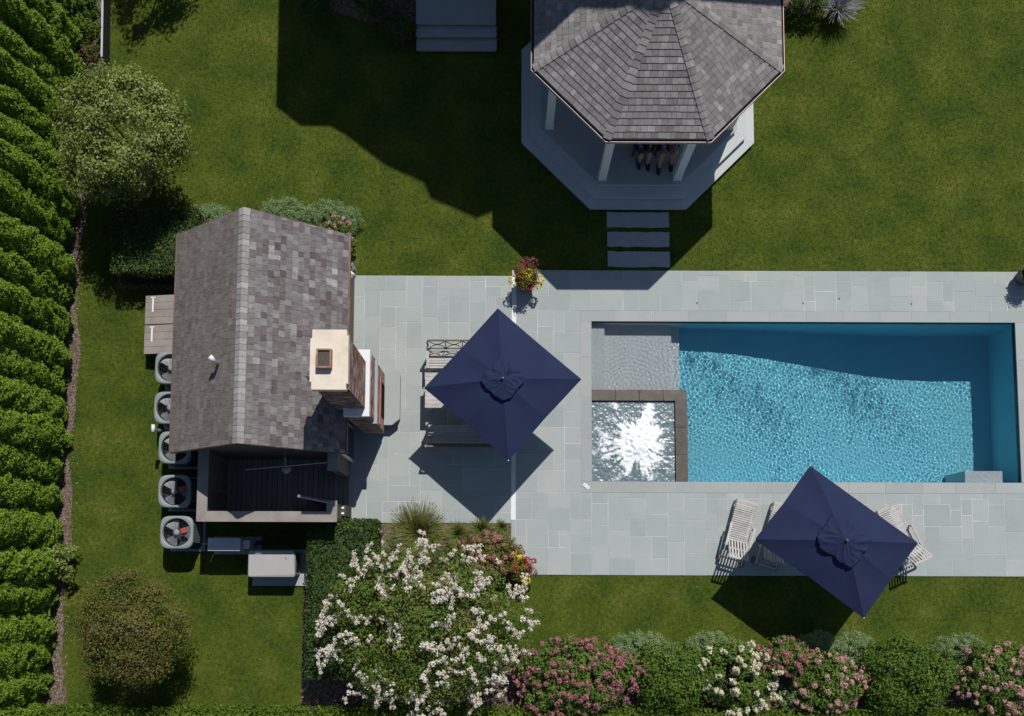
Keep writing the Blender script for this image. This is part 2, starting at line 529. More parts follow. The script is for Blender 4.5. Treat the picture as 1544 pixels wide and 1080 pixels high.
edge = [(-12.56 + .09 * math.sin(y * 1.3) + .05 * math.sin(y * 3.1), y) for y in np.arange(-6, 22, .35)]
bed('mulch_strip', [(-16, 22), (-16, -6)] + edge)
bed('planting_bed_front', [(-3.80, 1.50), (-3.80, -.2), (-5.85, -.2), (-5.85, -3.62), (-5.85, -4.2), (18, -4.2), (18, -2.35)] +
    [(x, -2.15 + .12 * math.sin(x * 1.7)) for x in np.arange(17, .8, -.5)] + [(.4, -2.3), (-.6, -1.6), (-.7, .0), (.02, .1), (.02, 1.50)])
bed('planting_bed_back', [(-11.5, 8.3), (-8.5, 8.3), (-8.4, 8.6), (-4.95, 8.6), (-4.6, 9.0), (-4.6, 9.5), (-5.0, 9.8), (-8.5, 9.9), (-11.3, 10.0)], .010)
bed('planting_bed_corner', [(-12.9, 12.6), (-12.05, 12.6), (-12.05, 19), (-12.9, 19)], .014)
bed('planting_bed_top', [(-5.6, 16.9), (-4.5, 16.5), (-2.75, 16.4), (-2.75, 19), (-6.2, 19)], .012)
bed('planting_bed_right', [(7.6, 16.95), (8.0, 16.9), (8.6, 16.75), (9.3, 16.9), (9.7, 19), (7.6, 19)], .012)

# paving
LP = (-4.72, 1.52, .008, 8.73)
RP = (.02, .06, 17.5, 8.905)
TOPZ = .030
UNIT = fastmesh('paver', np.array([(-.5, -.5, -1), (.5, -.5, -1), (.5, .5, -1), (-.5, .5, -1), (-.5, -.5, -.15), (.5, -.5, -.15), (.5, .5, -.15), (-.5, .5, -.15),
                                   (-.494, -.494, 0), (.494, -.494, 0), (.494, .494, 0), (-.494, .494, 0)]),
                [(8, 9, 10, 11), (0, 1, 5, 4), (1, 2, 6, 5), (2, 3, 7, 6), (3, 0, 4, 7), (4, 5, 9, 8), (5, 6, 10, 9), (6, 7, 11, 10), (7, 4, 8, 11)], MT['bluestone'])


def pave(parent, rect, hole, seed, cell=.155):
    r = random.Random(seed)
    x0, y0, x1, y1 = rect
    nx, ny = int(round((x1 - x0) / cell)), int(round((y1 - y0) / cell))
    cx, cy = (x1 - x0) / nx, (y1 - y0) / ny
    occ = np.zeros((nx, ny), bool)
    if hole:
        for i in range(nx):
            for j in range(ny):
                X, Y = x0 + (i + .5) * cx, y0 + (j + .5) * cy
                if hole[0] < X < hole[2] and hole[1] < Y < hole[3]:
                    occ[i, j] = True
    sizes = [(4, 4), (6, 4), (4, 6), (4, 3), (3, 4), (6, 3), (3, 6), (3, 3), (2, 3), (3, 2), (5, 4), (4, 5), (2, 2), (6, 6), (5, 3), (3, 5), (2, 4), (4, 2)]
    wts = [7, 6, 6, 5, 5, 5, 4, 2, 1.4, 1.4, 5, 5, 1.2, 2.2, 4, 4, 1, 1]
    for j in range(ny):
        for i in range(nx):
            if occ[i, j]:
                continue
            for _ in range(40):
                w, h = r.choices(sizes, wts)[0]
                if i + w <= nx and j + h <= ny and not occ[i:i + w, j:j + h].any():
                    # leave no one-cell sliver to the right
                    if i + w < nx and not occ[i + w, j] and (i + w + 1 == nx or occ[min(i + w + 1, nx - 1), j]):
                        continue
                    break
            else:
                w = h = 1
                while i + w < nx and not occ[i + w, j] and w < 4:
                    w += 1
                while j + h < ny and not occ[i:i + w, j + h].any() and h < 3:
                    h += 1
            occ[i:i + w, j:j + h] = True
            X0, X1, Y0, Y1 = x0 + i * cx, x0 + (i + w) * cx, y0 + j * cy, y0 + (j + h) * cy
            if X0 > 15.4:
                continue
            g = .0060
            o = place('paver', UNIT, parent, ((X0 + X1) / 2 - parent.location.x, (Y0 + Y1) / 2 - parent.location.y, TOPZ + r.uniform(-.0015, .0015)))
            o.scale = (X1 - X0 - 2 * g, Y1 - Y0 - 2 * g, .025)


patio = sheet('patio', [LP], TOPZ - .005, MT['mortar'])
pave(patio, LP, None, 3)
deck_ = sheet('pool_deck', frame_rects(RP[0], RP[1], RP[2], RP[3], PX0 - CO, PY0 - CO, PX1 + CO, PY1 + CO), TOPZ - .0052, MT['mortar'])
for k, rc in enumerate([(.145, RP[1], RP[2], PY0 - CO), (.145, PY1 + CO, RP[2], RP[3]), (.145, PY0 - CO, PX0 - CO, PY1 + CO), (PX1 + CO, PY0 - CO, RP[2], PY1 + CO), (.02, RP[1], .145, 1.62)]):
    pave(deck_, rc, None, 5 + k)
o = MB().box((.075, (1.62 + 8.72) / 2, TOPZ - .002), (.128, 7.10, .010)).build('stone_strip', MT['white_strip'])
tag(o, 'long white stone strip set across the patio beside the umbrella', 'strip')

# ------------------------------------------------------------------ pool
pool = thing('pool', None, None, ((PX0 + PX1) / 2, (PY0 + PY1) / 2, 0))
tag(pool, kind='structure')
WZ = -.075                                            # water level
LX = [2.72, 4.70, 4.97]                               # ledge step edges
LD = [-.24, -.50, -.74]


def floor_z(x):
    t = min(1, max(0, (x - LX[2]) / (12.9 - LX[2])))
    return -1.0 - 1.05 * (t * t * (3 - 2 * t)) if x < 12.9 else -2.05


mb = MB()
xs = list(np.linspace(LX[2], PX1, 26))
for a, b in zip(xs[:-1], xs[1:]):
    za, zb = floor_z(a), floor_z(b)
    mb.add([(a, PY0, za), (b, PY0, zb), (b, PY1, zb), (a, PY1, za)], [(0, 1, 2, 3)])
    mb.add([(a, PY0, za), (b, PY0, zb), (b, PY0, .0), (a, PY0, .0)], [(3, 2, 1, 0)])
    mb.add([(a, PY1, za), (b, PY1, zb), (b, PY1, .0), (a, PY1, .0)], [(0, 1, 2, 3)])
zb = floor_z(PX1)
mb.add([(PX1, PY0, zb), (PX1, PY1, zb), (PX1, PY1, 0), (PX1, PY0, 0)], [(0, 1, 2, 3)])
mb.add([(LX[2], PY0, -1.0), (LX[2], PY1, -1.0), (LX[2], PY1, LD[2]), (LX[2], PY0, LD[2])], [(3, 2, 1, 0)])
shell = mb.build('pool_shell', MT['plaster'], pool)
shell.cycles.is_caustics_receiver = True
mb = MB()
xe = [PX0] + LX
for a, b, z, zn in zip(xe[:-1], xe[1:], LD, LD[1:] + [LD[2] - .01]):
    mb.add([(a, PY0, z), (b, PY0, z), (b, PY1, z), (a, PY1, z)], [(0, 1, 2, 3)])
    mb.add([(b, PY0, z), (b, PY1, z), (b, PY1, zn), (b, PY0, zn)], [(0, 1, 2, 3)])
    for y, f in ((PY0, (3, 2, 1, 0)), (PY1, (0, 1, 2, 3))):
        mb.add([(a, y, z), (b, y, z), (b, y, 0), (a, y, 0)], [f])
mb.add([(PX0, PY0, LD[0]), (PX0, PY1, LD[0]), (PX0, PY1, 0), (PX0, PY0, 0)], [(0, 1, 2, 3)])
o = mb.build('sun_ledge', MT['ledge'], pool)
o.cycles.is_caustics_receiver = True
o = B('corner_bench', (13.68, 2.90, -1.14), (1.08, .40, 1.60), MT['ledge'], pool)
o.cycles.is_caustics_receiver = True
mb = MB()
t = .008
mb.box(((PX0 + PX1) / 2, PY1 - t / 2, -.085), (PX1 - PX0 - .03, t, .165)).box(((PX0 + PX1) / 2, PY0 + t / 2, -.085), (PX1 - PX0 - .03, t, .165))
mb.box((PX1 - t / 2, (PY0 + PY1) / 2, -.085), (t, PY1 - PY0 - .03, .165)).box((PX0 + t / 2, (PY0 + PY1) / 2, -.085), (t, PY1 - PY0 - .03, .165))
mb.build('waterline_tile', MT['tileband'], pool)
# coping stones, each a part
CST = fastmesh('coping_stone', np.array([v.co for v in UNIT.vertices]), [tuple(p.vertices) for p in UNIT.polygons], MT['coping'])
crng = random.Random(4)


def coping_run(p, q, horiz):
    L = q - p
    n = max(1, round(L / 1.05))
    cuts = [p] + [p + L * (k + crng.uniform(-.12, .12)) / n for k in range(1, n)] + [q]
    return list(zip(cuts[:-1], cuts[1:]))


for (y0, y1) in ((PY0 - CO, PY0), (PY1, PY1 + CO)):
    for a, b in coping_run(PX0 - CO, PX1 + CO, True):
        o = place('coping_stone', CST, pool, ((a + b) / 2 - pool.location.x, (y0 + y1) / 2 - pool.location.y, TOPZ + .003))
        o.scale = (b - a - .008, y1 - y0 - .008 + .012, .034)
for (x0, x1) in ((PX0 - CO, PX0), (PX1, PX1 + CO)):
    for a, b in coping_run(PY0, PY1, False):
        o = place('coping_stone', CST, pool, ((x0 + x1) / 2 - pool.location.x, (a + b) / 2 - pool.location.y, TOPZ + .003))
        o.scale = (x1 - x0 - .008 + .012, b - a - .008, .034)
mb = MB()
for x0, y0, x1, y1 in frame_rects(PX0 - CO, PY0 - CO, PX1 + CO, PY1 + CO, PX0 + .002, PY0 + .002, PX1 - .002, PY1 - .002):
    mb.box(((x0 + x1) / 2, (y0 + y1) / 2, .002), (x1 - x0, y1 - y0, .044))
mb.build('coping_bed', MT['mortar'], pool)

# water: one rippled sheet that really bends the light
SX1, SY1, SW = 5.071, 5.39, .34                       # spa outer corner, wall width
nx, ny = 830, 316
gx, gy = np.meshgrid(np.linspace(PX0 + .009, PX1 - .009, nx), np.linspace(PY0 + .009, PY1 - .009, ny))
wr = np.random.default_rng(5)
zz = np.zeros_like(gx)
amp = np.clip((gx - PX0) / 3.0, .45, 1)
for i in range(110):
    lam = wr.uniform(.06, .16) if i % 4 else wr.uniform(.2, .5)
    th, ph = wr.uniform(0, 6.283, 2)
    zz += lam * (.0021 if i % 4 else .0012) * np.sin(6.283 / lam * (gx * math.cos(th) + gy * math.sin(th)) + ph)
mod = .75 + .35 * np.sin(gx * .8 + 1.1 * np.sin(gy * .9)) * np.sin(gy * 1.1 + .6 * gx)
dist = np.hypot(gx - 3.6, gy - 5.4)
zz = zz * amp * mod * (.44 - .22 * np.clip((gx - 6.0) / 6.5, 0, 1)) + .00035 * np.sin(dist * 50 + 1.5 * np.sin(gx * 5) + 1.2 * np.sin(gy * 7)) * np.exp(-((dist - 1.0) / .9) ** 2)
Vw = np.stack([gx, gy, zz + WZ], -1).reshape(-1, 3)
idx = np.arange(nx * ny).reshape(ny, nx)
Fw = np.stack([idx[:-1, :-1], idx[:-1, 1:], idx[1:, 1:], idx[1:, :-1]], -1).reshape(-1, 4)
ctr = Vw[Fw].mean(1)
keep = ~((ctr[:, 0] < SX1 - .03) & (ctr[:, 1] < SY1 - .03))
Fw = Fw[keep]
wm = bpy.data.materials.new('pool_water')
wm.use_nodes = True
wp = wm.node_tree.nodes['Principled BSDF']
wp.inputs['Transmission Weight'].default_value = 1
wp.inputs['IOR'].default_value = 1.33
wp.inputs['Roughness'].default_value = 0
water = place('pool_water', fastmesh('pool_water', Vw, Fw, wm, smooth=True))
water.cycles.is_caustics_caster = True
tag(water, kind='structure')

# ------------------------------------------------------------------ spa
spa = thing('spa', 'square spa in the pool corner with brown stone rim and foaming water', 'spa', ((PX0 + SX1) / 2, (PY0 + SY1) / 2, 0))
SRX, SRY = SX1 - SW, SY1 - .31                        # inner faces
mb = MB().box(((PX0 + SX1) / 2, (SRY + SY1) / 2, -.62), (SX1 - PX0 - .02, SY1 - SRY, 1.16))
mb.box(((SRX + SX1) / 2, (PY0 + SRY) / 2 + .004, -.62), (SX1 - SRX, SRY - PY0 - .01, 1.16))
mb.box(((PX0 + SRX) / 2, (PY0 + SRY) / 2, -.85), (SRX - PX0 - .02, SRY - PY0 - .02, .12))
mb.build('spa_wall', MT['spastone'], spa)
crng = random.Random(9)
n = 4
for k in range(n):
    a, b = PX0 + .01 + (SX1 - PX0 - .01) * k / n, PX0 + .01 + (SX1 - PX0 - .01) * (k + 1) / n
    B('rim_stone', ((a + b) / 2, (SRY + SY1) / 2, -.022), (b - a - .006, SY1 - SRY + .01, .04), MT['spastone'], spa, .006)
for k in range(3):
    a, b = PY0 + .01 + (SRY - PY0 - .01) * k / 3, PY0 + .01 + (SRY - PY0 - .01) * (k + 1) / 3
    B('rim_stone', ((SRX + SX1) / 2, (a + b) / 2, -.022), (SX1 - SRX + .01, b - a - .006, .04), MT['spastone'], spa, .006)
# churning water: heaped, streaming outward from the jets
n = 380
ux, uy = np.meshgrid(np.linspace(PX0 + .012, SRX - .006, n), np.linspace(PY0 + .012, SRY - .006, n))
fr = np.random.default_rng(21)


def vnoise(x, y, sc_, seed):
    g = np.random.default_rng(seed).random((96, 96))
    X, Y = x * sc_ + 7.3, y * sc_ + 3.1
    xi, yi = np.floor(X).astype(int), np.floor(Y).astype(int)
    fx, fy = X - xi, Y - yi
    fx, fy = fx * fx * (3 - 2 * fx), fy * fy * (3 - 2 * fy)
    G = lambda a, b: g[a % 96, b % 96]
    return (G(xi, yi) * (1 - fx) + G(xi + 1, yi) * fx) * (1 - fy) + (G(xi, yi + 1) * (1 - fx) + G(xi + 1, yi + 1) * fx) * fy


cx_, cy_ = P(962, 668, 0)[:2]
dx, dy = ux - cx_, uy - cy_
rr = np.hypot(dx, dy)
an = np.arctan2(dy, dx)
rays = np.zeros_like(rr)
for a0, ln, wd in ((2.15, 1.05, .22), (1.2, 1.15, .25), (.75, 1.0, .20), (3.15, 1.0, .12), (3.75, 1.1, .20), (4.25, 1.1, .22), (4.65, .8, .16), (5.0, 1.15, .2), (5.6, .95, .25), (-.12, .85, .12), (2.7, .7, .15)):
    da = np.angle(np.exp(1j * (an - a0)))
    rays = np.maximum(rays, np.exp(-(da * np.maximum(rr, .15) / (wd * (.6 + .7 * rr))) ** 2) * np.clip(1.25 - rr / ln, 0, 1))
fb = np.zeros_like(rr)
for k, (s_, w_) in enumerate(((3, .5), (7, .3), (16, .25), (34, .2), (60, .12))):
    fb += w_ * (vnoise(an * 2.2 + s_, rr * 1.2, s_ * .55, 40 + k) + vnoise(ux, uy, s_, 60 + k) - 1.0)
streak = 2.0 * vnoise(an * 3.2 + 20, rr * .55, 4.0, 81) - 1 + .6 * (vnoise(an * 8 + 20, rr * .9, 4.0, 82) - .5)
fr0 = 1.25 * np.exp(-(rr / .36) ** 2) + 1.15 * rays + .55 * streak * np.clip(1.15 - rr * .75, 0, 1) + 1.15 * fb + .05
foam = np.clip((fr0 - .25) / .60, 0, 1)
foam = foam * foam * (3 - 2 * foam)
hz = .10 * np.exp(-(rr / .45) ** 2) * (.6 + .8 * vnoise(ux, uy, 9, 3)) + .05 * rays * vnoise(ux, uy, 14, 4) + .014 * (vnoise(ux, uy, 8, 5) - .5) + .010 * (vnoise(ux, uy, 20, 6) - .5)
Vs = np.stack([ux, uy, hz - .075], -1).reshape(-1, 3)
idx = np.arange(n * n).reshape(n, n)
Fs = np.stack([idx[:-1, :-1], idx[:-1, 1:], idx[1:, 1:], idx[1:, :-1]], -1).reshape(-1, 4)
ft = foam.ravel()[Fs].mean(1)
sm = bpy.data.materials.new('foaming_water')
sm.use_nodes = True
N, L = sm.node_tree.nodes, sm.node_tree.links
pb = N['Principled BSDF']
pb.inputs['Base Color'].default_value = (.115, .165, .19, 1)
pb.inputs['Roughness'].default_value = .35
pb.inputs['Specular IOR Level'].default_value = .6
fo = N.new('ShaderNodeBsdfPrincipled')
fo.inputs['Base Color'].default_value = (.86, .90, .93, 1)
fo.inputs['Roughness'].default_value = .8
at = N.new('ShaderNodeAttribute')
at.attribute_name = 'tone'
nz = N.new('ShaderNodeTexNoise')
nz.inputs['Scale'].default_value = 55
nz.inputs['Detail'].default_value = 4
geo = N.new('ShaderNodeNewGeometry')
L.new(geo.outputs['Position'], nz.inputs['Vector'])
ad = N.new('ShaderNodeMath')
ad.operation = 'MULTIPLY_ADD'
L.new(nz.outputs['Fac'], ad.inputs[0])
ad.inputs[1].default_value = .35
ad.inputs[2].default_value = -.175
a2 = N.new('ShaderNodeMath')
a2.operation = 'ADD'
a2.use_clamp = True
L.new(at.outputs['Fac'], a2.inputs[0])
L.new(ad.outputs[0], a2.inputs[1])
mx = N.new('ShaderNodeMixShader')
L.new(a2.outputs[0], mx.inputs['Fac'])
L.new(pb.outputs[0], mx.inputs[1])
L.new(fo.outputs[0], mx.inputs[2])
L.new(mx.outputs[0], N['Material Output'].inputs['Surface'])
c = np.array(spa.location)
place('foaming_water', fastmesh('foaming_water', Vs - c, Fs, sm, ft, smooth=True), spa)

# splash drops on the ledge
# ------------------------------------------------------------------ small things on the paving
c = P(884, 733.5, TOPZ)
t = thing('skimmer_key', 'small white plastic plate lying on the paving at the spa corner', 'plate', c, math.radians(-40))
MB().box((0, 0, .012), (.21, .10, .02)).build('plate', MT['white'], t, bevel=.006, world=False)
for q in (-.05, .05):
    MB().lathe([(.012, .020), (.012, .026)], 10, (q, 0, 0)).build('screw_hole', MT['dark'], t, world=False)
for k, (px, py) in enumerate(((1051, 457), (1211, 457.5), (1265.5, 450.5), (1374, 458.5))):
    lab = ['leftmost', 'second from left', 'third from left', 'rightmost'][k]
    o = MB().lathe([(.022, 0), (.022, .005), (.010, .007)], 12, P(px, py, TOPZ + .001)).build('deck_jet', MT['dark'])
    tag(o, 'tiny dark deck jet in the paving above the pool, ' + lab, 'deck jet', 'deck jets along the pool')

# stepping slabs and house steps
for k, (a, b) in enumerate(((320.5, 343), (350, 372), (379.5, 402.5))):
    p, q = P(915 + k * .7, b, .03), P(1008.5 + k * .7, a, .03)
    mb = MB()
    nn = 14
    rr_ = random.Random(k)
    up = [(p[0] + (q[0] - p[0]) * i / nn, q[1] + rr_.uniform(-.012, .012)) for i in range(nn + 1)]
    dn = [(p[0] + (q[0] - p[0]) * i / nn, p[1] + rr_.uniform(-.012, .012)) for i in range(nn + 1)]
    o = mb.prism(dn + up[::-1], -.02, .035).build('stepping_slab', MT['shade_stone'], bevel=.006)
    tag(o, ['stepping slab nearest the gazebo steps', 'middle stepping slab between gazebo and pool deck', 'stepping slab nearest the pool deck'][k], 'slab', 'stepping slabs')
x0, x1 = P(628, 40, .3)[0], P(748, 40, .3)[0]
t = thing('stone_steps', 'three grey stone steps descending from the shaded house onto lawn', 'steps', ((x0 + x1) / 2, 16.0, 0))
ys = [P(690, 76, .16)[1], P(690, 55, .32)[1], P(690, 36, .48)[1], 18.6]
for k in range(3):
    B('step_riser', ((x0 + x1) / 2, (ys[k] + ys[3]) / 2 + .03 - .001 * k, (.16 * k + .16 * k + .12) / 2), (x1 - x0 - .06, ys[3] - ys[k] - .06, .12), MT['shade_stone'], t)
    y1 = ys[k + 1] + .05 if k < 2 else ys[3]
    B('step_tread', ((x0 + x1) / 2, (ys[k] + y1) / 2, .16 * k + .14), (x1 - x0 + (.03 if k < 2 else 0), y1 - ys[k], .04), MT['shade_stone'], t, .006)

# ================================================================== ROOF SHINGLES


def shingle_quad(o, ux, un, us, a, b, s0, s1, thick=.014, lift=.016):
    """one shingle: between a and b along the course (ux), from s0 (butt) to s1 up the slope (us), un = normal"""
    V = []
    for s, z in ((s0, lift), (s1, .004)):
        for t_ in (a, b):
            V.append(o + ux * t_ + us * s + un * z)
    V2 = [v + un * (thick if i < 2 else .004) for i, v in enumerate(V)]
    V = V + V2
    F = [(4, 5, 7, 6), (0, 1, 5, 4), (1, 3, 7, 5), (2, 0, 4, 6), (0, 2, 3, 1)]
    return V, F


def shingle_face(o, ux, us, un, L, expo, span, rng_, wmin=.10, wmax=.21):
    """list of shingles (V, F, tone, score) on a face; span(s) -> (a0, a1) extent along the course"""
    out = []
    n = int(L / expo)
    ex = L / n
    for i in range(n):
        s0 = i * ex
        s1 = min(L, s0 + ex * 1.35)
        a0, a1 = span(s0)
        b0, b1 = span(s1)
        p = a0 - rng_.uniform(0, .1)
        coh = rng_.gauss(0, .06)
        while p < a1:
            w = rng_.uniform(wmin, wmax)
            q = p + w
            lo, hi = max(p, a0), min(q, a1)
            if hi - lo > .02:
                V, F = shingle_quad(o, ux, un, us, lo + .003, hi - .003, s0 - .012 + rng_.uniform(-.004, .004), s1)
                # clip the upper edge on hips
                for k in (2, 3, 6, 7):
                    pass
                tone = min(1, max(0, rng_.gauss(.45, .17) + coh + (.25 if rng_.random() < .05 else 0)))
                out.append((V, F, tone, hi - lo))
            p = q
    return out


def lay(shingles, parent, m, n_parts):
    """the first n_parts become parts, the rest one mass"""
    for V, F, tone, _ in shingles[:n_parts]:
        MB().add(V, F, tone).build('shingle', m, parent)
    rest = shingles[n_parts:]
    if rest:
        mb = MB()
        for V, F, tone, _ in rest:
            mb.add(V, F, tone)
        o = mb.build('shingle_field', m, parent)
        o['kind'] = 'stuff'


# ================================================================== GAZEBO
GC = np.array([3.687, 14.12])
T8 = math.tan(math.pi / 8)


def octa(r, c=GC, flat=True):
    R = r / math.cos(math.pi / 8)
    return [(c[0] + R * math.cos(math.pi / 8 + k * math.pi / 4), c[1] + R * math.sin(math.pi / 8 + k * math.pi / 4)) for k in range(8)]


gz = thing('gazebo', 'octagonal gazebo with weathered shingle roof and white columns on stone steps', 'gazebo', (GC[0], GC[1], 0))
for r, z0, z1 in ((3.411, 0, .16), (3.153, .16, .32), (2.83, .32, .48)):
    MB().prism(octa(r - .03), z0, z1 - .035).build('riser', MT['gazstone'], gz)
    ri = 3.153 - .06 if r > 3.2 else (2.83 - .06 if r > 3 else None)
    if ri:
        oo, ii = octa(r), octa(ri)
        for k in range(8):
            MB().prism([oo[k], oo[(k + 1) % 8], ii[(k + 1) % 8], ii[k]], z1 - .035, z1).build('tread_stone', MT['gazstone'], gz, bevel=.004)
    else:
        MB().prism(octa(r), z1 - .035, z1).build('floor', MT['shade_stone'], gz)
cp = octa(2.60)
for k, (x, y) in enumerate(cp):
    R_ = rz(0)
    col = MB().box((x, y, .48 + 1.30), (.22, .22, 2.60), R_).build('column', MT['white'], gz, bevel=.01)
    MB().box((x, y, .48 + .05), (.25, .25, .10), R_).build('plinth', MT['white'], col, bevel=.01)
    MB().box((x, y, 3.02), (.30, .30, .10), R_).build('capital', MT['white'], col, bevel=.01)
    nxt = cp[(k + 1) % 8]
    MB().beam((x, y, 3.22), (nxt[0], nxt[1], 3.22), .22, .30).build('beam', MT['white'], gz)
RE, ZE, ZA = 3.15, 3.72, 5.10
ev = octa(RE - .035)
apex = np.array([GC[0], GC[1], ZA])
mb = MB()
V = [(x, y, ZE - .02) for x, y in ev] + [tuple(apex - np.array([0, 0, .03]))]
mb.add(V, [(k, (k + 1) % 8, 8) for k in range(8)])
mb.build('roof_deck', MT['underlay'], gz)
mb = MB()
oo, ii = octa(RE - .02), octa(2.5)
V = [(x, y, ZE - .06) for x, y in oo] + [(x, y, ZE - .10) for x, y in ii]
mb.add(V, [(k, k + 8, (k + 1) % 8 + 8, (k + 1) % 8) for k in range(8)])
mb.build('soffit', MT['white'], gz)
srng = random.Random(3)
allsh = []
for k in (5, 4, 6, 3, 7, 0, 1, 2):                     # faces: 5 is the one towards the pool
    e0, e1 = np.array([*ev[k], ZE]), np.array([*ev[(k + 1) % 8], ZE])
    ux = e1 - e0
    W = np.linalg.norm(ux)
    ux /= W
    mid = (e0 + e1) / 2
    us = apex - mid
    Ls = np.linalg.norm(us)
    us /= Ls
    un = np.cross(ux, us)
    if un[2] < 0:
        un = -un
    sh = shingle_face(mid, ux, us, un, Ls, .150, lambda s, W=W, Ls=Ls: (-W / 2 * (1 - s / Ls), W / 2 * (1 - s / Ls)), srng)
    if k in (5, 4, 6):
        sh.sort(key=lambda q: -q[3])
        allsh = allsh + sh[:100]
        allsh_rest = (allsh_rest if k != 5 else []) + sh[100:]
    else:
        allsh_rest += sh
lay(allsh + allsh_rest, gz, MT['shingle_g'], 300)
# hip caps
for k in range(8):
    e = np.array([*ev[k], ZE])
    d = apex - e
    L_ = np.linalg.norm(d)
    d /= L_
    side = np.cross(d, (0, 0, 1.0))
    side /= np.linalg.norm(side)
    up_ = np.cross(side, d)
    n = 21
    sl_ = math.atan2(ZA - ZE, RE) * .55
    for i in range(n):
        s0, s1 = L_ * i / n - .03, min(L_, L_ * (i + 1.25) / n)
        mb = MB()
        for sg in (-1, 1):
            w = side * sg
            dn = w * math.cos(.17) - up_ * math.sin(.17)
            a, b = e + d * s0 + up_ * .050, e + d * s1 + up_ * .030
            V = [a, b, b + dn * .105, a + dn * .105]
            V += [v - up_ * .014 for v in V]
            mb.add(V, [(0, 1, 2, 3), (7, 6, 5, 4), (0, 3, 7, 4), (3, 2, 6, 7), (1, 0, 4, 5), (2, 1, 5, 6)], srng.random())
        mb.build('hip_cap', MT['hipcap'], gz)
MB().lathe([(.16, -.02), (.15, .02), (.05, .07), (.04, .16), (.055, .20), (.01, .30)], 16, (GC[0], GC[1], ZA + .02)).build('finial', MT['cap'], gz)
# gutter: dark trough with a pale outer lip
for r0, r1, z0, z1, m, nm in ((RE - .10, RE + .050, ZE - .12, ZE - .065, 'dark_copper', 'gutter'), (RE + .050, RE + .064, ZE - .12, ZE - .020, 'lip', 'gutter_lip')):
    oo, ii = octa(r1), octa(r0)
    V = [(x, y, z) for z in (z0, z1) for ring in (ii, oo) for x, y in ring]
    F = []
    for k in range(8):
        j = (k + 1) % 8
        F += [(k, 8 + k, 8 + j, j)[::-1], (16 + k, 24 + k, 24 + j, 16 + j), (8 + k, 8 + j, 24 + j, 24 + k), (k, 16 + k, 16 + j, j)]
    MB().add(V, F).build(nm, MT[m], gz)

# ================================================================== POOL HOUSE
HX0, HX1, HXR, HY0, HY1 = -8.72, -4.283, -6.503, 3.17, 8.90
ZEV, ZRG = 2.60, 4.29
ph = thing('pool_house', 'shingled pool house with gable roof beside the bluestone patio', 'house', ((HX0 + HX1) / 2, (HY0 + HY1) / 2, 0))
wx0, wx1, wy0, wy1 = HX0 + .28, HX1 - .28, HY0 + .16, HY1 - .16
zw = ZEV + .10
zg = ZRG - .12
mb = MB()
V = [(wx0, wy0, 0), (wx1, wy0, 0), (wx1, wy0, zw), (HXR, wy0, zg), (wx0, wy0, zw)]
V += [(x, wy1, z) for x, y, z in V]
mb.add(V, [(0, 1, 2, 3, 4), (9, 8, 7, 6, 5), (1, 6, 7, 2), (5, 0, 4, 9), (2, 7, 8, 3), (3, 8, 9, 4)])
mb.build('wall', MT['siding'], ph)
for sgn, hx, m in ((1, HX1, 'shingle'), (-1, HX0, 'shingle_w')):
    e = np.array([hx, (HY0 + HY1) / 2, ZEV])
    r_ = np.array([HXR, (HY0 + HY1) / 2, ZRG])
    us = r_ - e
    Ls = np.linalg.norm(us)
    us /= Ls
    ux = np.array([0, 1.0, 0])
    un = np.cross(ux, us)
    if un[2] < 0:
        un = -un
    hw = (HY1 - HY0) / 2
    mb = MB()
    V = [e - ux * hw - un * .05, e + ux * hw - un * .05, r_ + ux * hw - un * .05, r_ - ux * hw - un * .05]
    V += [v + un * .05 for v in V]
    mb.add(V, [(0, 1, 2, 3), (7, 6, 5, 4), (0, 4, 5, 1), (1, 5, 6, 2), (3, 7, 4, 0)])
    mb.build('roof_deck', MT['underlay'], ph)
    sh = shingle_face(e, ux, us, un, Ls, .150, lambda s: (-hw - .02, hw + .02), srng, .11, .22)
    srng.shuffle(sh)
    sh.sort(key=lambda q: -q[3])
    if sgn > 0:
        lay(sh, ph, MT[m], 230)
    else:
        lay(sh, ph, MT[m], 70)
    # eave board, gutter
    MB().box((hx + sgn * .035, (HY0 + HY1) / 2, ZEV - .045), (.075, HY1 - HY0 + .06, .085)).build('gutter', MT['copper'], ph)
    MB().box((hx + sgn * .012, (HY0 + HY1) / 2, ZEV + .001), (.022, HY1 - HY0, .012)).build('gutter_gap_shade', MT['dark_copper'], ph)  # solid dark strip painting the shade between shingles and gutter
    for yy in (HY0 - .02, HY1 + .02):
        p, q = np.array([hx, yy, ZEV - .05]), np.array([HXR, yy, ZRG - .05])
        MB().beam(p, q, .03, .11).build('rake_board', MT['copper'], ph)
n = 38
for i in range(n):
    y0, y1 = HY1 + .02 - (HY1 - HY0 + .04) * i / n, HY1 + .02 - (HY1 - HY0 + .04) * (i + 1.2) / n
    y1 = max(y1, HY0 - .03)
    mb = MB()
    lift = .012 if True else 0
    for sg in (-1, 1):
        dn = np.array([sg * .80, 0, -.60])
        a, b = np.array([HXR, y0, ZRG + .038]), np.array([HXR, y1, ZRG + .038 + lift])
        V = [a, b, b + dn * .17, a + dn * .17]
        V += [v - np.array([0, 0, .016]) for v in V]
        mb.add(V, [(0, 1, 2, 3), (7, 6, 5, 4), (0, 3, 7, 4), (3, 2, 6, 7), (1, 0, 4, 5), (2, 1, 5, 6)], .5)
    mb.build('ridge_cap', MT['cap'], ph)
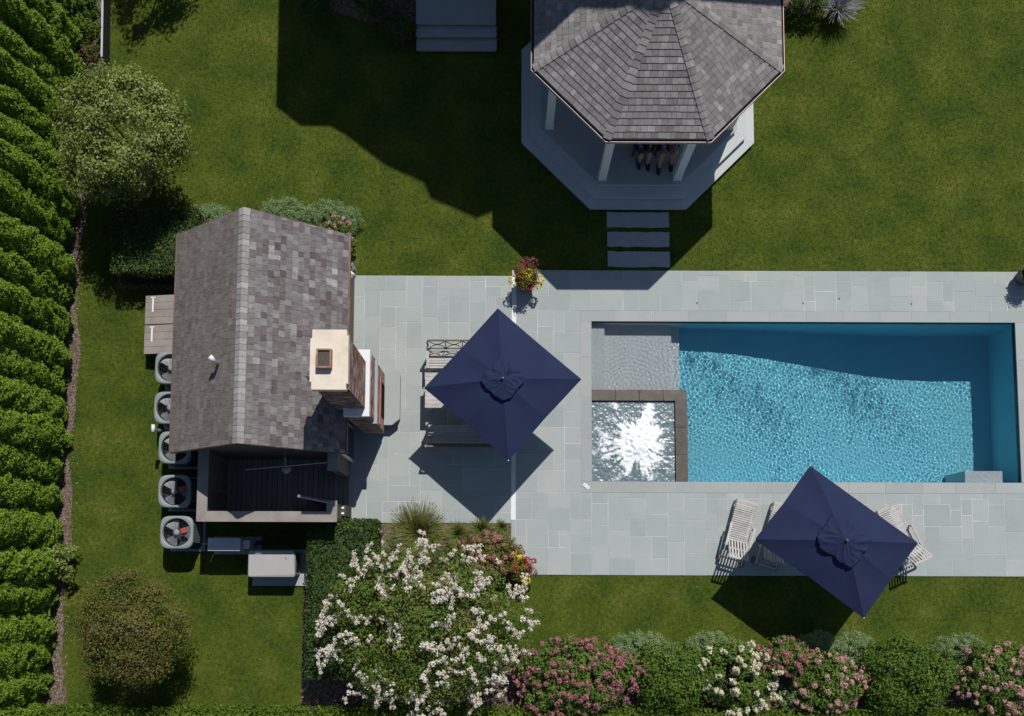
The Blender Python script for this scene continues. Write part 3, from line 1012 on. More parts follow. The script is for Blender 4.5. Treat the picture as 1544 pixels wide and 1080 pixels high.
# window and door on the wall towards the patio
for yc, w, z0, z1, nm in ((8.05, .8, .95, 2.05, 'window'), (3.75, .85, .03, 2.1, 'door')):
    f = MB().box((wx1 + .02, yc, (z0 + z1) / 2), (.05, w + .16, z1 - z0 + .16)).build(nm, MT['white'], ph)
    MB().box((wx1 + .05, yc, (z0 + z1) / 2), (.015, w, z1 - z0)).build('pane', MT['glassy'], f)
# roof vent pipe
vp = P(326, 545, 3.75)
zr = ZEV + (vp[0] - HX0) / (HXR - HX0) * (ZRG - ZEV)
v_ = MB().tube([(vp[0] + .06, vp[1] - .08, zr - .05), (vp[0] + .06, vp[1] - .08, zr + .40)], .05, 12).build('vent_pipe', MT['metal'], ph, smooth=True)
MB().tube([(vp[0] + .06, vp[1] - .08, zr + .36), (vp[0] - .02, vp[1] + .02, zr + .44)], .062, 12).build('vent_cap', MT['white'], v_, smooth=True)
# wall lantern near the north corner, floodlight by the chimney
l_ = thing('wall_lantern', 'white wall lantern under the pool house eave above the patio', 'lantern', (-4.36, 8.02, 2.0))
MB().box((-4.50, 8.02, 2.15), (.14, .12, .20)).build('bracket', MT['white'], l_)
mb = MB()
mb.add([(-4.44, 7.80, 2.16), (-4.44, 8.26, 2.16), (-4.16, 8.02, 2.14), (-4.44, 8.02, 2.42)], [(0, 1, 2)[::-1], (0, 2, 3), (2, 1, 3), (1, 0, 3)])
mb.build('lamp_shade', MT['white'], l_)
MB().lathe([(.05, 0), (.09, .05), (.08, .16), (.03, .19)], 12, (-4.33, 8.02, 1.98)).build('lamp', MT['metal'], l_, smooth=True)

# ------------------------------------------------------------------ chimney with outdoor fireplace
chx0, chx1 = P(467, 540, 5.6)[0], P(525, 540, 5.6)[0]
chy0, chy1 = P(500, 588, 5.6)[1], P(500, 497, 5.6)[1]
cc = ((chx0 + chx1) / 2, (chy0 + chy1) / 2)
ch = thing('chimney', 'brick chimney with cream cap and outdoor fireplace against the pool house', 'chimney', (cc[0], cc[1], 0))
bx0, bx1, by0, by1 = chx0 + .07, chx1 - .05, chy0 + .09, chy1 - .09
B('stack_core', ((bx0 + bx1) / 2, (by0 + by1) / 2, 2.75), (bx1 - bx0 - .03, by1 - by0 - .03, 5.4), MT['brick_mortar'], ch)
ZS = 3.00                                              # shoulder height
BR = {}
brick_rest = MB()
brng = random.Random(8)


def brick_course(x0, x1, y0, y1, z, off, parts):
    for axis in ('e', 's'):
        a, b = (y0, y1) if axis == 'e' else (x0, x1)
        p = a + (.0 if off else -.11)
        while p < b - .02:
            lo, hi = max(p, a), min(p + .22, b)
            if hi - lo > .05:
                key = round(hi - lo, 2)
                d = (.03, key - .012, .064) if axis == 'e' else (key - .012, .03, .064)
                pos = (x1 - .004, (lo + hi) / 2, z) if axis == 'e' else ((lo + hi) / 2, y0 + .004, z)
                if parts and axis == 'e':
                    if key not in BR:
                        q = MB().box((0, 0, 0), d)
                        BR[key] = fastmesh('brick', q.V, q.F, MT['brick'])
                    place('brick', BR[key], ch, (pos[0] - cc[0], pos[1] - cc[1], pos[2]))
                else:
                    brick_rest.box(pos, d, tone=brng.random())
            p += .22


zc = ZS + .04
k = 0
while zc < 5.30:
    brick_course(bx0, bx1, by0, by1, zc, k % 2, True)
    zc += .0765
    k += 1
B('corbel', ((bx0 + bx1) / 2 + .01, (by0 + by1) / 2, 5.36), (bx1 - bx0 + .06, by1 - by0 + .06, .10), MT['brick'], ch)
cap = [(chx0 + .04, chy0), (chx1 - .04, chy0), (chx1 - .04, chy0 + .14), (chx1, chy0 + .14), (chx1, chy1 - .14), (chx1 - .04, chy1 - .14), (chx1 - .04, chy1), (chx0 + .04, chy1), (chx0 + .04, chy1 - .20), (chx0, chy1 - .20), (chx0, chy0 + .18), (chx0 + .04, chy0 + .18)]
capo = MB().prism(cap, 5.41, 5.60).build('chimney_cap', MT['cream'], ch, bevel=.012)
fx, fy = P(489.5, 542, 5.65)[:2]
mb = MB()
w, d_ = .15, .215
for (x, y, sx, sy) in ((-w, 0, .035, d_ * 2), (w, 0, .035, d_ * 2), (0, -d_ + .017, w * 2 - .03, .035), (0, d_ - .017, w * 2 - .03, .035)):
    mb.box((fx + x, fy + y, 5.68), (sx, sy, .17))
fl = mb.build('flue', MT['clay'], capo)
o = B('flue_screen', (fx, fy, 5.715), (w * 2 - .04, d_ * 2 - .05, .02), MT['screen'], ch)
# lower fireplace body, white stone shoulder, mantel, firebox and hearth
sx1 = P(557, 600, ZS)[0]
sy0, sy1 = P(550, 628, ZS)[1], P(550, 527, ZS)[1]
B('fireplace_body', ((bx0 + sx1) / 2 + .12, (sy0 + sy1) / 2, ZS / 2 - .08), (sx1 - bx0 - .30, sy1 - sy0 - .08, ZS - .16), MT['brick_mortar'], ch)
B('shoulder_stone', ((bx0 + sx1) / 2 + .1, (sy0 + sy1) / 2, ZS - .07), (sx1 - bx0 - .2, sy1 - sy0, .14), MT['white_strip'], ch, .012)
mb_x1 = sx1 - .03
zc, k = .45, 0
while zc < ZS - .18:
    brick_course(bx0 + .3, mb_x1 + .02, sy0 + .04, sy1 - .04, zc, k % 2, False)
    zc += .0765
    k += 1
o = brick_rest.build('brick_field', MT['brick2'], ch)
o['kind'] = 'stuff'
mx1 = P(568, 600, 2.2)[0]
my0, my1 = P(560, 639, 2.2)[1], P(560, 543, 2.2)[1]
B('mantel', ((mb_x1 + mx1) / 2 - .1, (my0 + my1) / 2, 2.17), (mx1 - mb_x1 + .24, my1 - my0, .06), MT['bluestone'], ch, .005)
rx1 = P(574, 600, 1.30)[0]
B('firebox_opening', (mb_x1 + .03, (sy0 + sy1) / 2, .78), (.03, .95, .62), MT['firebox_black'], ch)  # flat near-black panel on the brick face marks the opening
B('brick_fender', ((mb_x1 + rx1) / 2, (sy0 + sy1) / 2 - .10, 1.23), (rx1 - mb_x1, 1.30, .14), MT['red_brick'], ch)
hx1 = P(603, 600, .42)[0]
hy0, hy1 = P(590, 641, .42)[1], P(590, 553, .42)[1]
hp = [(mb_x1 - .2, hy0), (hx1 - .22, hy0), (hx1, hy0 + .18), (hx1, hy1 - .18), (hx1 - .22, hy1), (mb_x1 - .2, hy1)]
MB().prism(hp, .36, .42).build('hearth_stone', MT['bluestone'], ch, bevel=.005)
hp2 = [(mb_x1 - .2, hy0 + .03), (hx1 - .24, hy0 + .03), (hx1 - .03, hy0 + .20), (hx1 - .03, hy1 - .20), (hx1 - .24, hy1 - .03), (mb_x1 - .2, hy1 - .03)]
MB().prism(hp2, .03, .36).build('hearth_base', MT['brick'], ch)
mb = MB()
fxx, fyy = P(463, 566, 3.4)[:2]
zz_ = ZEV + (HX1 - fxx) / (HX1 - HXR) * (ZRG - ZEV)
mb.add([(chx0 + .06, fyy - .14, zz_ + .02), (chx0 + .06, fyy + .16, zz_ + .02), (fxx - .09, fyy, zz_ + .10), (chx0 + .06, fyy, zz_ + .24)], [(0, 2, 3), (2, 1, 3), (1, 0, 3), (0, 1, 2)])
mb.build('lead_flashing', MT['metal'], ch)

# ------------------------------------------------------------------ outdoor shower
WS = 1.98
sxa, sxb = P(297, 740, WS)[0], P(508, 780, WS)[0]
sya = P(400, 787, WS)[1]
tw = P(313, 740, WS)[0] - sxa                            # cap width
syn = HY0 + .16                                         # house wall
sh_ = thing('outdoor_shower', 'roofless wooden shower enclosure with wide cap boards behind the pool house', 'shower', ((sxa + sxb) / 2, (sya + syn) / 2, 0))
cx0, cx1 = sxa + tw / 2, sxb - tw / 2
# wall boards, one by one
for (x0, y0, x1, y1) in ((cx0, syn - .02, cx0, sya + tw / 2), (cx0 + .08, sya + tw / 2, cx1, sya + tw / 2)):
    L_ = math.hypot(x1 - x0, y1 - y0)
    n = int(L_ / .145)
    for i in range(n):
        f0 = (i + .5) / n
        x, y = x0 + (x1 - x0) * f0, y0 + (y1 - y0) * f0
        d = (.10, L_ / n - .006, WS - .06) if x0 == x1 else (L_ / n - .006, .10, WS - .06)
        B('board', (x, y, (WS - .06) / 2 + .02), d, MT['siding'], sh_)
capz = WS - .02
yA, yB = sya, sya + tw
MB().prism([(sxa, syn), (sxa, yA), (sxa + tw, yB), (sxa + tw, syn)], capz - .02, capz + .02).build('cap_board', MT['capwood'], sh_, bevel=.004)
MB().prism([(sxa + .002, yA), (sxb, yA), (sxb - tw, yB), (sxa + tw, yB)], capz - .02, capz + .0185).build('cap_board', MT['capwood'], sh_, bevel=.004)
yS = P(500, 755, WS)[1]
MB().prism([(sxb, yA + .002), (sxb, yS), (sxb - tw, yS), (sxb - tw, yB)], capz - .02, capz + .0175).build('cap_board', MT['capwood'], sh_, bevel=.004)
B('board', (cx1, (sya + yS) / 2 + .03, (WS - .06) / 2 + .02), (.10, yS - sya - .10, WS - .06), MT['siding'], sh_)
yp0, yp1 = P(500, 710, WS)[1], syn
MB().prism([(sxb, yp0), (sxb, yp1), (sxb - tw, yp1), (sxb - tw, yp0)], capz - .02, capz + .017).build('cap_board', MT['capwood'], sh_, bevel=.004)
B('board', (cx1, (yp0 + yp1) / 2, (WS - .06) / 2 + .02), (.22, yp1 - yp0 - .06, WS - .06), MT['siding'], sh_)
n = 24
for i in range(n):
    x = sxa + .15 + (sxb - sxa - .2) * (i + .5) / n
    B('deck_slat', (x, (sya + .15 + syn) / 2, .07), ((sxb - sxa - .2) / n - .012, syn - sya - .17, .04), MT['deck'], sh_)
p, q = P(370, 708.5, 2.0), P(493, 697.5, 2.0)
MB().tube([p, q], .014, 8).build('curtain_rod', MT['metal'], sh_)
bp = P(432, 706, 1.9)
o = MB().tube([(bp[0], syn + .02, 2.05), (bp[0], syn - .25, 2.08), (bp[0], bp[1] - .02, 1.98)], .018, 8).build('shower_arm', MT['alu'], sh_)
MB().lathe([(.03, .05), (.13, .01), (.13, -.01), (.02, -.02)], 20, (bp[0], bp[1] - .03, 1.95)).build('shower_head', MT['alu'], sh_, smooth=True)
p, q = P(449, 747, 1.95), P(497, 757, 1.95)
dr = MB().beam((p[0], p[1], 1.02), (q[0], q[1], 1.02), .045, 1.85)
dv = np.array(q) - np.array(p)
aa = math.atan2(dv[1], dv[0])
door = MB().box(((p[0] + q[0]) / 2, (p[1] + q[1]) / 2, 1.03), (np.linalg.norm(dv), .04, 1.85), rz(aa)).build('door', MT['capwood'], sh_)
MB().box(((p[0] + q[0]) / 2 + .03 * math.sin(aa), (p[1] + q[1]) / 2 - .035, 1.96), (np.linalg.norm(dv), .022, .03), rz(aa)).build('door_rail', MT['metal'], door)
for k, px in enumerate((335, 421, 440)):
    c = P(px, 770, 1.6)
    MB().tube([(c[0], sya + .21, 1.62), (c[0], sya + .30, 1.60), (c[0], sya + .30, 1.66)], .012, 6).build('hook', MT['metal'], sh_)
# latch gate hardware on the patio side
c = P(517, 770, .9)
g_ = thing('shower_latch', 'dark metal latch bracket on the post of the wooden shower', 'latch', (c[0], c[1], .0))
MB().box((c[0], c[1], .46), (.16, .30, .90)).build('post', MT['darkwood'], g_)
for dy_ in (-.075, .075):
    MB().box((c[0], c[1] + dy_, .915), (.07, .055, .02)).build('hasp', MT['white'], g_)

# ================================================================== UTILITY THINGS


def rsq(a, b, r, n=5):
    """rounded rectangle, half sizes a, b"""
    out = []
    for sx, sy, s0 in ((1, 1, 0), (-1, 1, 90), (-1, -1, 180), (1, -1, 270)):
        for k in range(n + 1):
            t_ = math.radians(s0 + 90 * k / n)
            out.append((sx * (a - r) + r * math.cos(t_), sy * (b - r) + r * math.sin(t_)))
    return out


def condenser(loc, label, w=.44, h=.93, spin=0.0):
    t_ = thing('condenser_unit', label, 'condenser', loc, 0, 'air conditioning condensers beside the pool house')
    MB().box((0, 0, .035), (w * 2 + .1, w * 2 + .1, .07)).build('pad', MT['shade_stone'], t_, world=False)
    rq = rsq(w - .03, w - .03, .20)
    nq = len(rq)
    body = MB().add([(x, y, z) for z in (.07, h - .05) for x, y in rq], [(k, (k + 1) % nq, (k + 1) % nq + nq, k + nq) for k in range(nq)]).build('coil', MT['acdark'], t_, world=False)
    mb = MB()
    n = 13
    for sgx, sgy in ((1, 0), (-1, 0), (0, 1), (0, -1)):
        for k in range(n):
            q = (k - (n - 1) / 2) / n * (w * 2 - .34)
            c_ = (sgx * (w - .012) + (0 if sgx else q), sgy * (w - .012) + (0 if sgy else q), .5 * h)
            mb.box(c_, (.02 if sgx else .022, .02 if sgy else .022, h - .2))
    mb2 = MB()
    for z in (.10, .35, .6, h - .09):
        ri, ro = rsq(w - .03, w - .03, .2), rsq(w - .004, w - .004, .21)
        m_ = len(ri)
        V = [(x, y, zz2) for zz2 in (z - .02, z + .02) for rg in (ri, ro) for x, y in rg]
        F = []
        for k in range(m_):
            j = (k + 1) % m_
            F += [(2 * m_ + k, 3 * m_ + k, 3 * m_ + j, 2 * m_ + j), (m_ + k, m_ + j, 3 * m_ + j, 3 * m_ + k), (k, j, m_ + j, m_ + k)]
        mb2.add(V, F)
    mb.build('louvre_bars', MT['acgrey'], body, world=False)
    mb2.build('louvre_bands', MT['acdark'], body, world=False)
    # top: rounded square plate with a round opening, domed edge
    m_ = 48
    outer, inner = [], []
    R0 = .385
    for k in range(m_):
        a = 2 * math.pi * k / m_
        c_, s_ = math.cos(a), math.sin(a)
        pw = 4.5
        rr2 = (w + .015) / (abs(c_) ** pw + abs(s_) ** pw) ** (1 / pw)
        outer.append((rr2 * c_, rr2 * s_))
        inner.append((R0 * c_, R0 * s_))
    V = [(x, y, h - .06) for x, y in outer] + [(x, y, h - .015) for x, y in outer] + [(x * .95, y * .95, h + .01) for x, y in outer] + [(x * 1.03, y * 1.03, h + .02) for x, y in inner] + [(x, y, h + .005) for x, y in inner] + [(x, y, h - .10) for x, y in inner]
    F = []
    for r_ in range(5):
        for k in range(m_):
            j = (k + 1) % m_
            F.append((r_ * m_ + k, r_ * m_ + j, (r_ + 1) * m_ + j, (r_ + 1) * m_ + k))
    top = MB().add(V, F).build('top_cover', MT['acgrey'], t_, smooth=True, world=False)
    MB().lathe([(R0 - .002, h - .35), (R0 - .002, h - .34)], 32).build('fan_well', MT['acdark'], t_, world=False)
    # grille wires
    mb = MB()
    for r_ in (.12, .17, .22, .27, .32):
        pts = [(r_ * math.cos(2 * math.pi * k / 28), r_ * math.sin(2 * math.pi * k / 28), h + .012 - r_ * .02) for k in range(29)]
        mb.tube(pts, .0028, 4, False)
    for k in range(18):
        a = 2 * math.pi * k / 18
        mb.tube([(.07 * math.cos(a), .07 * math.sin(a), h + .01), (R0 * math.cos(a), R0 * math.sin(a), h + .004)], .0028, 4, False)
    mb.build('grille', MT['acdark'], top, world=False)
    MB().lathe([(.085, h - .01), (.085, h + .015), (.03, h + .024)], 20).build('fan_hub', MT['acgrey'], t_, smooth=True, world=False)
    for k in range(3):
        a = spin + 2 * math.pi * k / 3
        mb = MB()
        V, n_ = [], 6
        for i in range(n_ + 1):
            da = -.55 + 1.1 * i / n_
            for r_, zz2 in ((.07, -.10), (.365, -.10)):
                V.append((r_ * math.cos(a + da * (1 if r_ > .1 else .8)), r_ * math.sin(a + da * (1 if r_ > .1 else .8)), h + zz2 + .09 * (da / 1.1)))
        mb.add(V, [(2 * i, 2 * i + 1, 2 * i + 3, 2 * i + 2) for i in range(n_)])
        mb.build('fan_blade', MT['fan'], t_, world=False)
    MB().box((.17, .06, h - .045), (.17, .13, .03), rz(.3)).build('motor_plate', MT['redpart'], t_, world=False)
    MB().tube([(w + .02, -.28, .25), (w + .16, -.28, .25), (w + .2, -.28, .05)], .018, 6).build('refrigerant_pipe', MT['metal'], t_, world=False)
    return t_


acp = [(266, 803, 'frontmost condenser unit, standing clear of the shower corner, with fan showing'), (263, 741, 'second condenser unit from the front beside the wooden shower'), (263.5, 675, 'third condenser unit from the front, half under the roof edge'),
       (256.5, 615, 'fourth condenser unit from the front, mostly under the roof edge'), (258, 555, 'rearmost condenser unit next to the cellar bulkhead')]
root = None
for k, (px, py, lab) in enumerate(acp):
    c = P(px, py, .93)
    if root is None:
        root = condenser((c[0], c[1], 0), lab)
    else:
        dup(root, (c[0], c[1], 0), (0, 0, 0, 0, 0)[k], lab)

# generator and small unit
c = P(409, 850, .8)
g = thing('generator', 'pale grey standby generator with sloping lid next to the clipped hedge', 'generator', (c[0], c[1], 0))
lw, lh = (P(445, 850, .8)[0] - P(374, 850, .8)[0]) / 2, (P(409, 829, .8)[1] - P(409, 869, .8)[1]) / 2
MB().box((.10, -.10, .03), (lw * 2 + .35, lh * 2 + .30, .06)).build('pad', MT['shade_stone'], g, world=False)
MB().prism(rsq(lw - .02, lh - .05, .04), .06, .70).build('cabinet', MT['gengrey'], g, world=False)
V = []
for z, s_, dy_ in ((.70, 1.0, 0), (.76, 1.0, 0), (.82, .955, 0)):
    V += [(x * s_, y * s_ + dy_, z + (.0 if z < .8 else -.05 * max(0, (-y) / lh) ** 3)) for x, y in rsq(lw, lh, .06)]
m_ = len(rsq(lw, lh, .06))
F = [tuple(range(m_ - 1, -1, -1)), tuple(range(2 * m_, 3 * m_))] + [(r_ * m_ + k, r_ * m_ + (k + 1) % m_, (r_ + 1) * m_ + (k + 1) % m_, (r_ + 1) * m_ + k) for r_ in range(2) for k in range(m_)]
lid = MB().add(V, F).build('lid', MT['gengrey'], g, world=False)
MB().box((-lw * .55, lh * .80, .822), (.17, .06, .008)).build('label_plate', MT['white'], lid, world=False)
MB().box((0, lh * .72, .818), (lw * 1.9, .012, .012)).build('lid_seam', MT['dark'], lid, world=False)
MB().tube([(lw * .6, lh * .5, .82), (lw * .65, lh * .35, .83)], .006, 6).build('latch', MT['dark'], lid, world=False)
for k in range(6):
    MB().box((lw - .012, -lh * .5 + k * .09, .42), (.02, .05, .30)).build('louvre', MT['dark'], g, world=False)
c = P(343, 821, .95)
g = thing('pump_unit', 'narrow blue-grey pool equipment cabinet between condenser and generator', 'cabinet', (c[0], c[1], 0))
w2 = (P(360, 820, .75)[0] - P(313, 820, .75)[0]) / 2
MB().box((-.1, 0, .475), (w2 * 2, .33, .89)).build('cabinet', MT['genblue'], g, bevel=.015, world=False)
MB().box((-.1, 0, .935), (w2 * 2 + .03, .36, .03)).build('lid', MT['genblue'], g, bevel=.008, world=False)
MB().box((w2 + .02, .01, .41), (.20, .24, .72)).build('side_box', MT['genblue'], g, bevel=.012, world=False)
MB().box((0, 0, .015), (w2 * 2 + .5, .5, .03)).build('pad', MT['shade_stone'], g, world=False)
MB().tube([(w2 + .12, .02, .3), (w2 + .28, .05, .3), (w2 + .28, .05, .05)], .025, 8).build('pipe', MT['dark'], g, world=False)
MB().tube([(w2 + .12, .1, .2), (w2 + .75, .15, .2), (w2 + .9, .45, .2)], .02, 8).build('pipe', MT['dark'], g, world=False)

# cellar bulkhead
x0, x1 = P(219, 490, .45)[0], HX0 + .30
y0, y1 = P(240, 535, .45)[1], P(240, 446, .45)[1]
g = thing('cellar_bulkhead', 'sloping wooden cellar doors with pale hinges beside the pool house', 'bulkhead', ((x0 + x1) / 2, (y0 + y1) / 2, 0))
ym = (y0 + y1) / 2
mb = MB()
V = [(x0, y0, 0), (x1, y0, 0), (x1, y0, .72), (x0, y0, .42)]
V += [(x, y1, z) for x, _, z in V]
mb.add(V, [(0, 1, 2, 3), (7, 6, 5, 4), (0, 3, 7, 4), (3, 2, 6, 7)])
mb.build('frame', MT['darkwood'], g)
sl_ = math.atan2(.30, x1 - x0)
Rb = np.array(Matrix.Rotation(-sl_, 3, 'Y'))
for (a, b) in ((y0 + .01, ym - .012), (ym + .012, y1 - .01)):
    n = 4
    leaf = MB().box(((x0 + x1) / 2, (a + b) / 2, .585), (x1 - x0 + .04, b - a, .02), Rb).build('door_leaf', MT['capwood'], g)
    for i in range(n):
        yy = a + (b - a) * (i + .5) / n
        MB().box(((x0 + x1) / 2, yy, .607), (x1 - x0 + .03, (b - a) / n - .008, .022), Rb).build('plank', MT['capwood'], leaf)
    for xx in (x0 + .22,):
        zz2 = .42 + (xx - x0) / (x1 - x0) * .3 + .045
        MB().box((xx, (a + b) / 2 + (b - a) * .18, zz2), (.05, (b - a) * .5, .012), Rb).build('strap_hinge', MT['white'], leaf)
        MB().box((xx, a + (b - a) * .93, zz2), (.14, .035, .012), Rb).build('hinge_leaf', MT['white'], leaf)
# vent stack by the condensers
a = P(257, 656.5, 0.02)
g = thing('vent_stack', 'thin pale vent pipe with tee cap standing between condensers', 'pipe', (a[0], a[1], 0))
MB().tube([(0, 0, 0), (0, 0, 1.18)], .035, 10).build('pipe', MT['metal'], g, smooth=True, world=False)
MB().tube([(-.02, -.10, 1.2), (-.02, .10, 1.2)], .05, 10).build('tee_cap', MT['white'], g, smooth=True, world=False)
MB().tube([(0, 0, .75), (0, 0, .87)], .05, 10).build('clamp', MT['alu'], g, smooth=True, world=False)

# ================================================================== UMBRELLAS


def umbrella(label, corners_px, ztip, ztop, seed, vent=.30):
    cs = np.array([P(px, py, ztip) for px, py in corners_px])        # ordered round the edge
    c0 = cs.mean(0)
    t_ = thing('umbrella', label, 'umbrella', (c0[0], c0[1], 0), 0, 'navy market umbrellas')
    loc = cs - np.array([c0[0], c0[1], 0])
    rg = np.random.default_rng(seed)
    top = np.array([0, 0, ztop])
    edge_ = []
    for k in range(4):
        a, b = loc[k], loc[(k + 1) % 4]
        edge_ += [a, (a + b) / 2 * np.array([.985, .985, 1]) + np.array([0, 0, .035])]
    # canopy: 8 panels, slack between ribs
    V, F, n = [], [], 10
    m2 = 6
    ring = []
    for k in range(8):
        a, b = edge_[k], edge_[(k + 1) % 8]
        for i in range(m2):
            f_ = i / m2
            ring.append((a * (1 - f_) + b * f_, math.sin(math.pi * f_)))
    Mr = len(ring)
    for r_ in range(n + 1):
        s_ = .10 + .90 * r_ / n
        for q, sg in ring:
            p = top * (1 - s_) + q * s_
            p = p + np.array([0, 0, -.035 * sg * math.sin(math.pi * min(1, s_ * .9)) + .05 * math.sin(math.pi * s_)])
            V.append(p)
    for r_ in range(n):
        for k in range(Mr):
            j = (k + 1) % Mr
            F.append((r_ * Mr + k, (r_ + 1) * Mr + k, (r_ + 1) * Mr + j, r_ * Mr + j))
    # hem
    o_ = n * Mr
    b_ = len(V)
    V += [np.array(V[o_ + k]) - np.array([0, 0, .045]) for k in range(Mr)]
    F += [(o_ + k, b_ + k, b_ + (k + 1) % Mr, o_ + (k + 1) % Mr) for k in range(Mr)]
    can = MB().add(V, F).build('canopy', MT['navy'], t_, world=False)
    # raised wind vent, loose and puckered
    V, F, n, Mv = [], [], 14, 120
    ph_ = rg.uniform(0, 6.28, 6)
    wv = np.random.default_rng(seed + 9)
    cr_ = [(wv.uniform(0, 6.28), wv.uniform(.10, .32), wv.uniform(.35, 1.0), wv.choice([-1, 1, 1])) for _ in range(26)]
    sl = lambda q: q / np.linalg.norm(q[:2])
    ext = [np.linalg.norm(e_[:2]) for e_ in edge_]
    rise = [(ztop - e_[2]) / x_ for e_, x_ in zip(edge_, ext)]
    dirs = [math.atan2(e_[1], e_[0]) for e_ in edge_]
    for r_ in range(n + 1):
        s_ = r_ / n
        for k in range(Mv):
            ang = 2 * math.pi * k / Mv
            # canopy distance and slope in this direction
            dd_ = [abs(math.atan2(math.sin(ang - q_), math.cos(ang - q_))) for q_ in dirs]
            o1, o2 = np.argsort(dd_)[:2]
            f_ = dd_[o1] / (dd_[o1] + dd_[o2] + 1e-9)
            R0 = (ext[o1] * (1 - f_) + ext[o2] * f_) * vent
            R0 = .35 * R0 + .65 * vent * (.5 * min(ext) + .5 * (ext[o1] * (1 - f_) + ext[o2] * f_)) * 1.02
            rs_ = rise[o1] * (1 - f_) + rise[o2] * f_
            corner = math.cos(4 * (ang - dirs[0]) * 1.0)
            rad = R0 * s_ * (1 + .022 * s_ * math.sin(5 * ang + ph_[3]) + .018 * s_ * math.sin(13 * ang + ph_[4]) + .012 * s_ * math.sin(29 * ang + ph_[5]))
            z_ = ztop + .075 - rs_ * rad * .97 + .012 * s_ * s_
            for a0, wd_, s0_, sg_ in cr_:
                da = math.atan2(math.sin(ang - a0 - .5 * (s_ - .5) * sg_), math.cos(ang - a0 - .5 * (s_ - .5) * sg_))
                z_ += sg_ * .024 * math.exp(-(da / wd_ * 2.2) ** 2) * math.exp(-((s_ - s0_) / .28) ** 2)
            z_ += .010 * s_ * math.sin(9 * ang + ph_[0] + 7 * s_) + .006 * math.sin(16 * ang + 11 * s_ + ph_[1]) * s_
            V.append((rad * math.cos(ang), rad * math.sin(ang), z_))
    for r_ in range(n):
        for k in range(Mv):
            j = (k + 1) % Mv
            F.append((r_ * Mv + k, (r_ + 1) * Mv + k, (r_ + 1) * Mv + j, r_ * Mv + j))
    o_, b_ = n * Mv, len(V)
    V += [np.array(V[o_ + k]) - np.array([0, 0, .05]) for k in range(Mv)]
    F += [(o_ + k, b_ + k, b_ + (k + 1) % Mv, o_ + (k + 1) % Mv) for k in range(Mv)]
    MB().add(V, F).build('wind_vent', MT['navy'], t_, smooth=True, world=False)
    MB().lathe([(.028, .06), (.034, .10), (.022, .15), (.005, .17)], 14, (0, 0, ztop)).build('finial', MT['metal'], t_, smooth=True, world=False)
    MB().tube([(0, 0, .05), (0, 0, ztop + .06)], .024, 12).build('pole', MT['alu'], t_, smooth=True, world=False)
    MB().lathe([(.30, .03), (.30, .07), (.07, .11), (.05, .34)], 28).build('base', MT['dark'], t_, world=False)
    MB().lathe([(.05, ztop - .10), (.05, ztop - .02)], 14).build('hub', MT['dark'], t_, world=False)
    for k in range(8):
        MB().beam(top - np.array([0, 0, .06]), edge_[k] - np.array([0, 0, .03]), .018, .025).build('rib', MT['alu'], t_, world=False)
        md = top * .5 + edge_[k] * .5 - np.array([0, 0, .05])
        MB().beam((0, 0, ztop - .62), md, .014, .02).build('strut', MT['alu'], t_, world=False)
    MB().lathe([(.045, ztop - .68), (.045, ztop - .58)], 14).build('runner', MT['dark'], t_, world=False)
    for k in (0, 2, 4, 6):
        MB().lathe([(.016, -.03), (.02, -.01), (.01, .01)], 8, edge_[k]).build('rib_tip', MT['white'], t_, world=False)
    return t_


umbrella('square navy umbrella over the table and benches on the patio', [(639.3, 585), (766.5, 694.4), (876.7, 571.8), (750.6, 464.8)], 2.27, 2.80, 2, .30)
umbrella('rectangular navy umbrella over the loungers at the lawn edge', [(1138.7, 813.4), (1302.8, 932), (1384.3, 819.4), (1222, 702.5)], 2.27, 2.85, 5, .38)

# ================================================================== GARDEN FURNITURE
ZP = TOPZ + .001


def bench(loc, rot, label):
    t_ = thing('bench', label, 'bench', loc, rot, 'teak benches at the patio table')
    Lb = 2.02
    h = .43
    for k in range(7):
        y = -.24 + k * .074
        MB().box((0, y, h), (Lb - .10, .056, .024)).build('seat_slat', MT['teak'], t_, world=False)
    for y in (-.27, .22):
        MB().box((0, y, h - .055), (Lb - .06, .03, .07)).build('seat_rail', MT['teak'], t_, world=False)
    for sx in (-1, 1):
        x = sx * (Lb / 2 - .03)
        MB().box((x, -.26, .31), (.06, .06, .62)).build('leg', MT['teak'], t_, world=False)
        MB().beam((x, .24, 0), (x, .40, .92), .06, .05).build('leg', MT['teak'], t_, world=False)
        MB().beam((x, -.31, .635), (x, .33, .635), .07, .03).build('armrest', MT['teak'], t_, world=False)
    bk = lambda x, u: (x, .285 + .115 * u, .50 + .42 * u)           # u 0..1 up the back
    MB().beam(bk(-Lb / 2 + .03, 1), bk(Lb / 2 - .03, 1), .045, .035).build('top_rail', MT['teak_dark'], t_, world=False)
    MB().beam(bk(-Lb / 2 + .03, 0), bk(Lb / 2 - .03, 0), .04, .03).build('back_rail', MT['teak_dark'], t_, world=False)
    n = 4
    for k in range(n):
        xa, xb = -Lb / 2 + .06 + (Lb - .12) * k / n, -Lb / 2 + .06 + (Lb - .12) * (k + 1) / n
        if k:
            MB().beam(bk(xa, 0), bk(xa, 1), .03, .024).build('back_post', MT['teak_dark'], t_, world=False)
        for u0, sgn in ((0, 1), (1, -1)):
            pts = [bk(xa + (xb - xa) * i / 10, u0 + sgn * .47 * math.sin(math.pi * i / 10) ** .8) for i in range(11)]
            MB().tube(pts, .014, 6).build('back_arc', MT['teak_dark'], t_, world=False)
    return t_


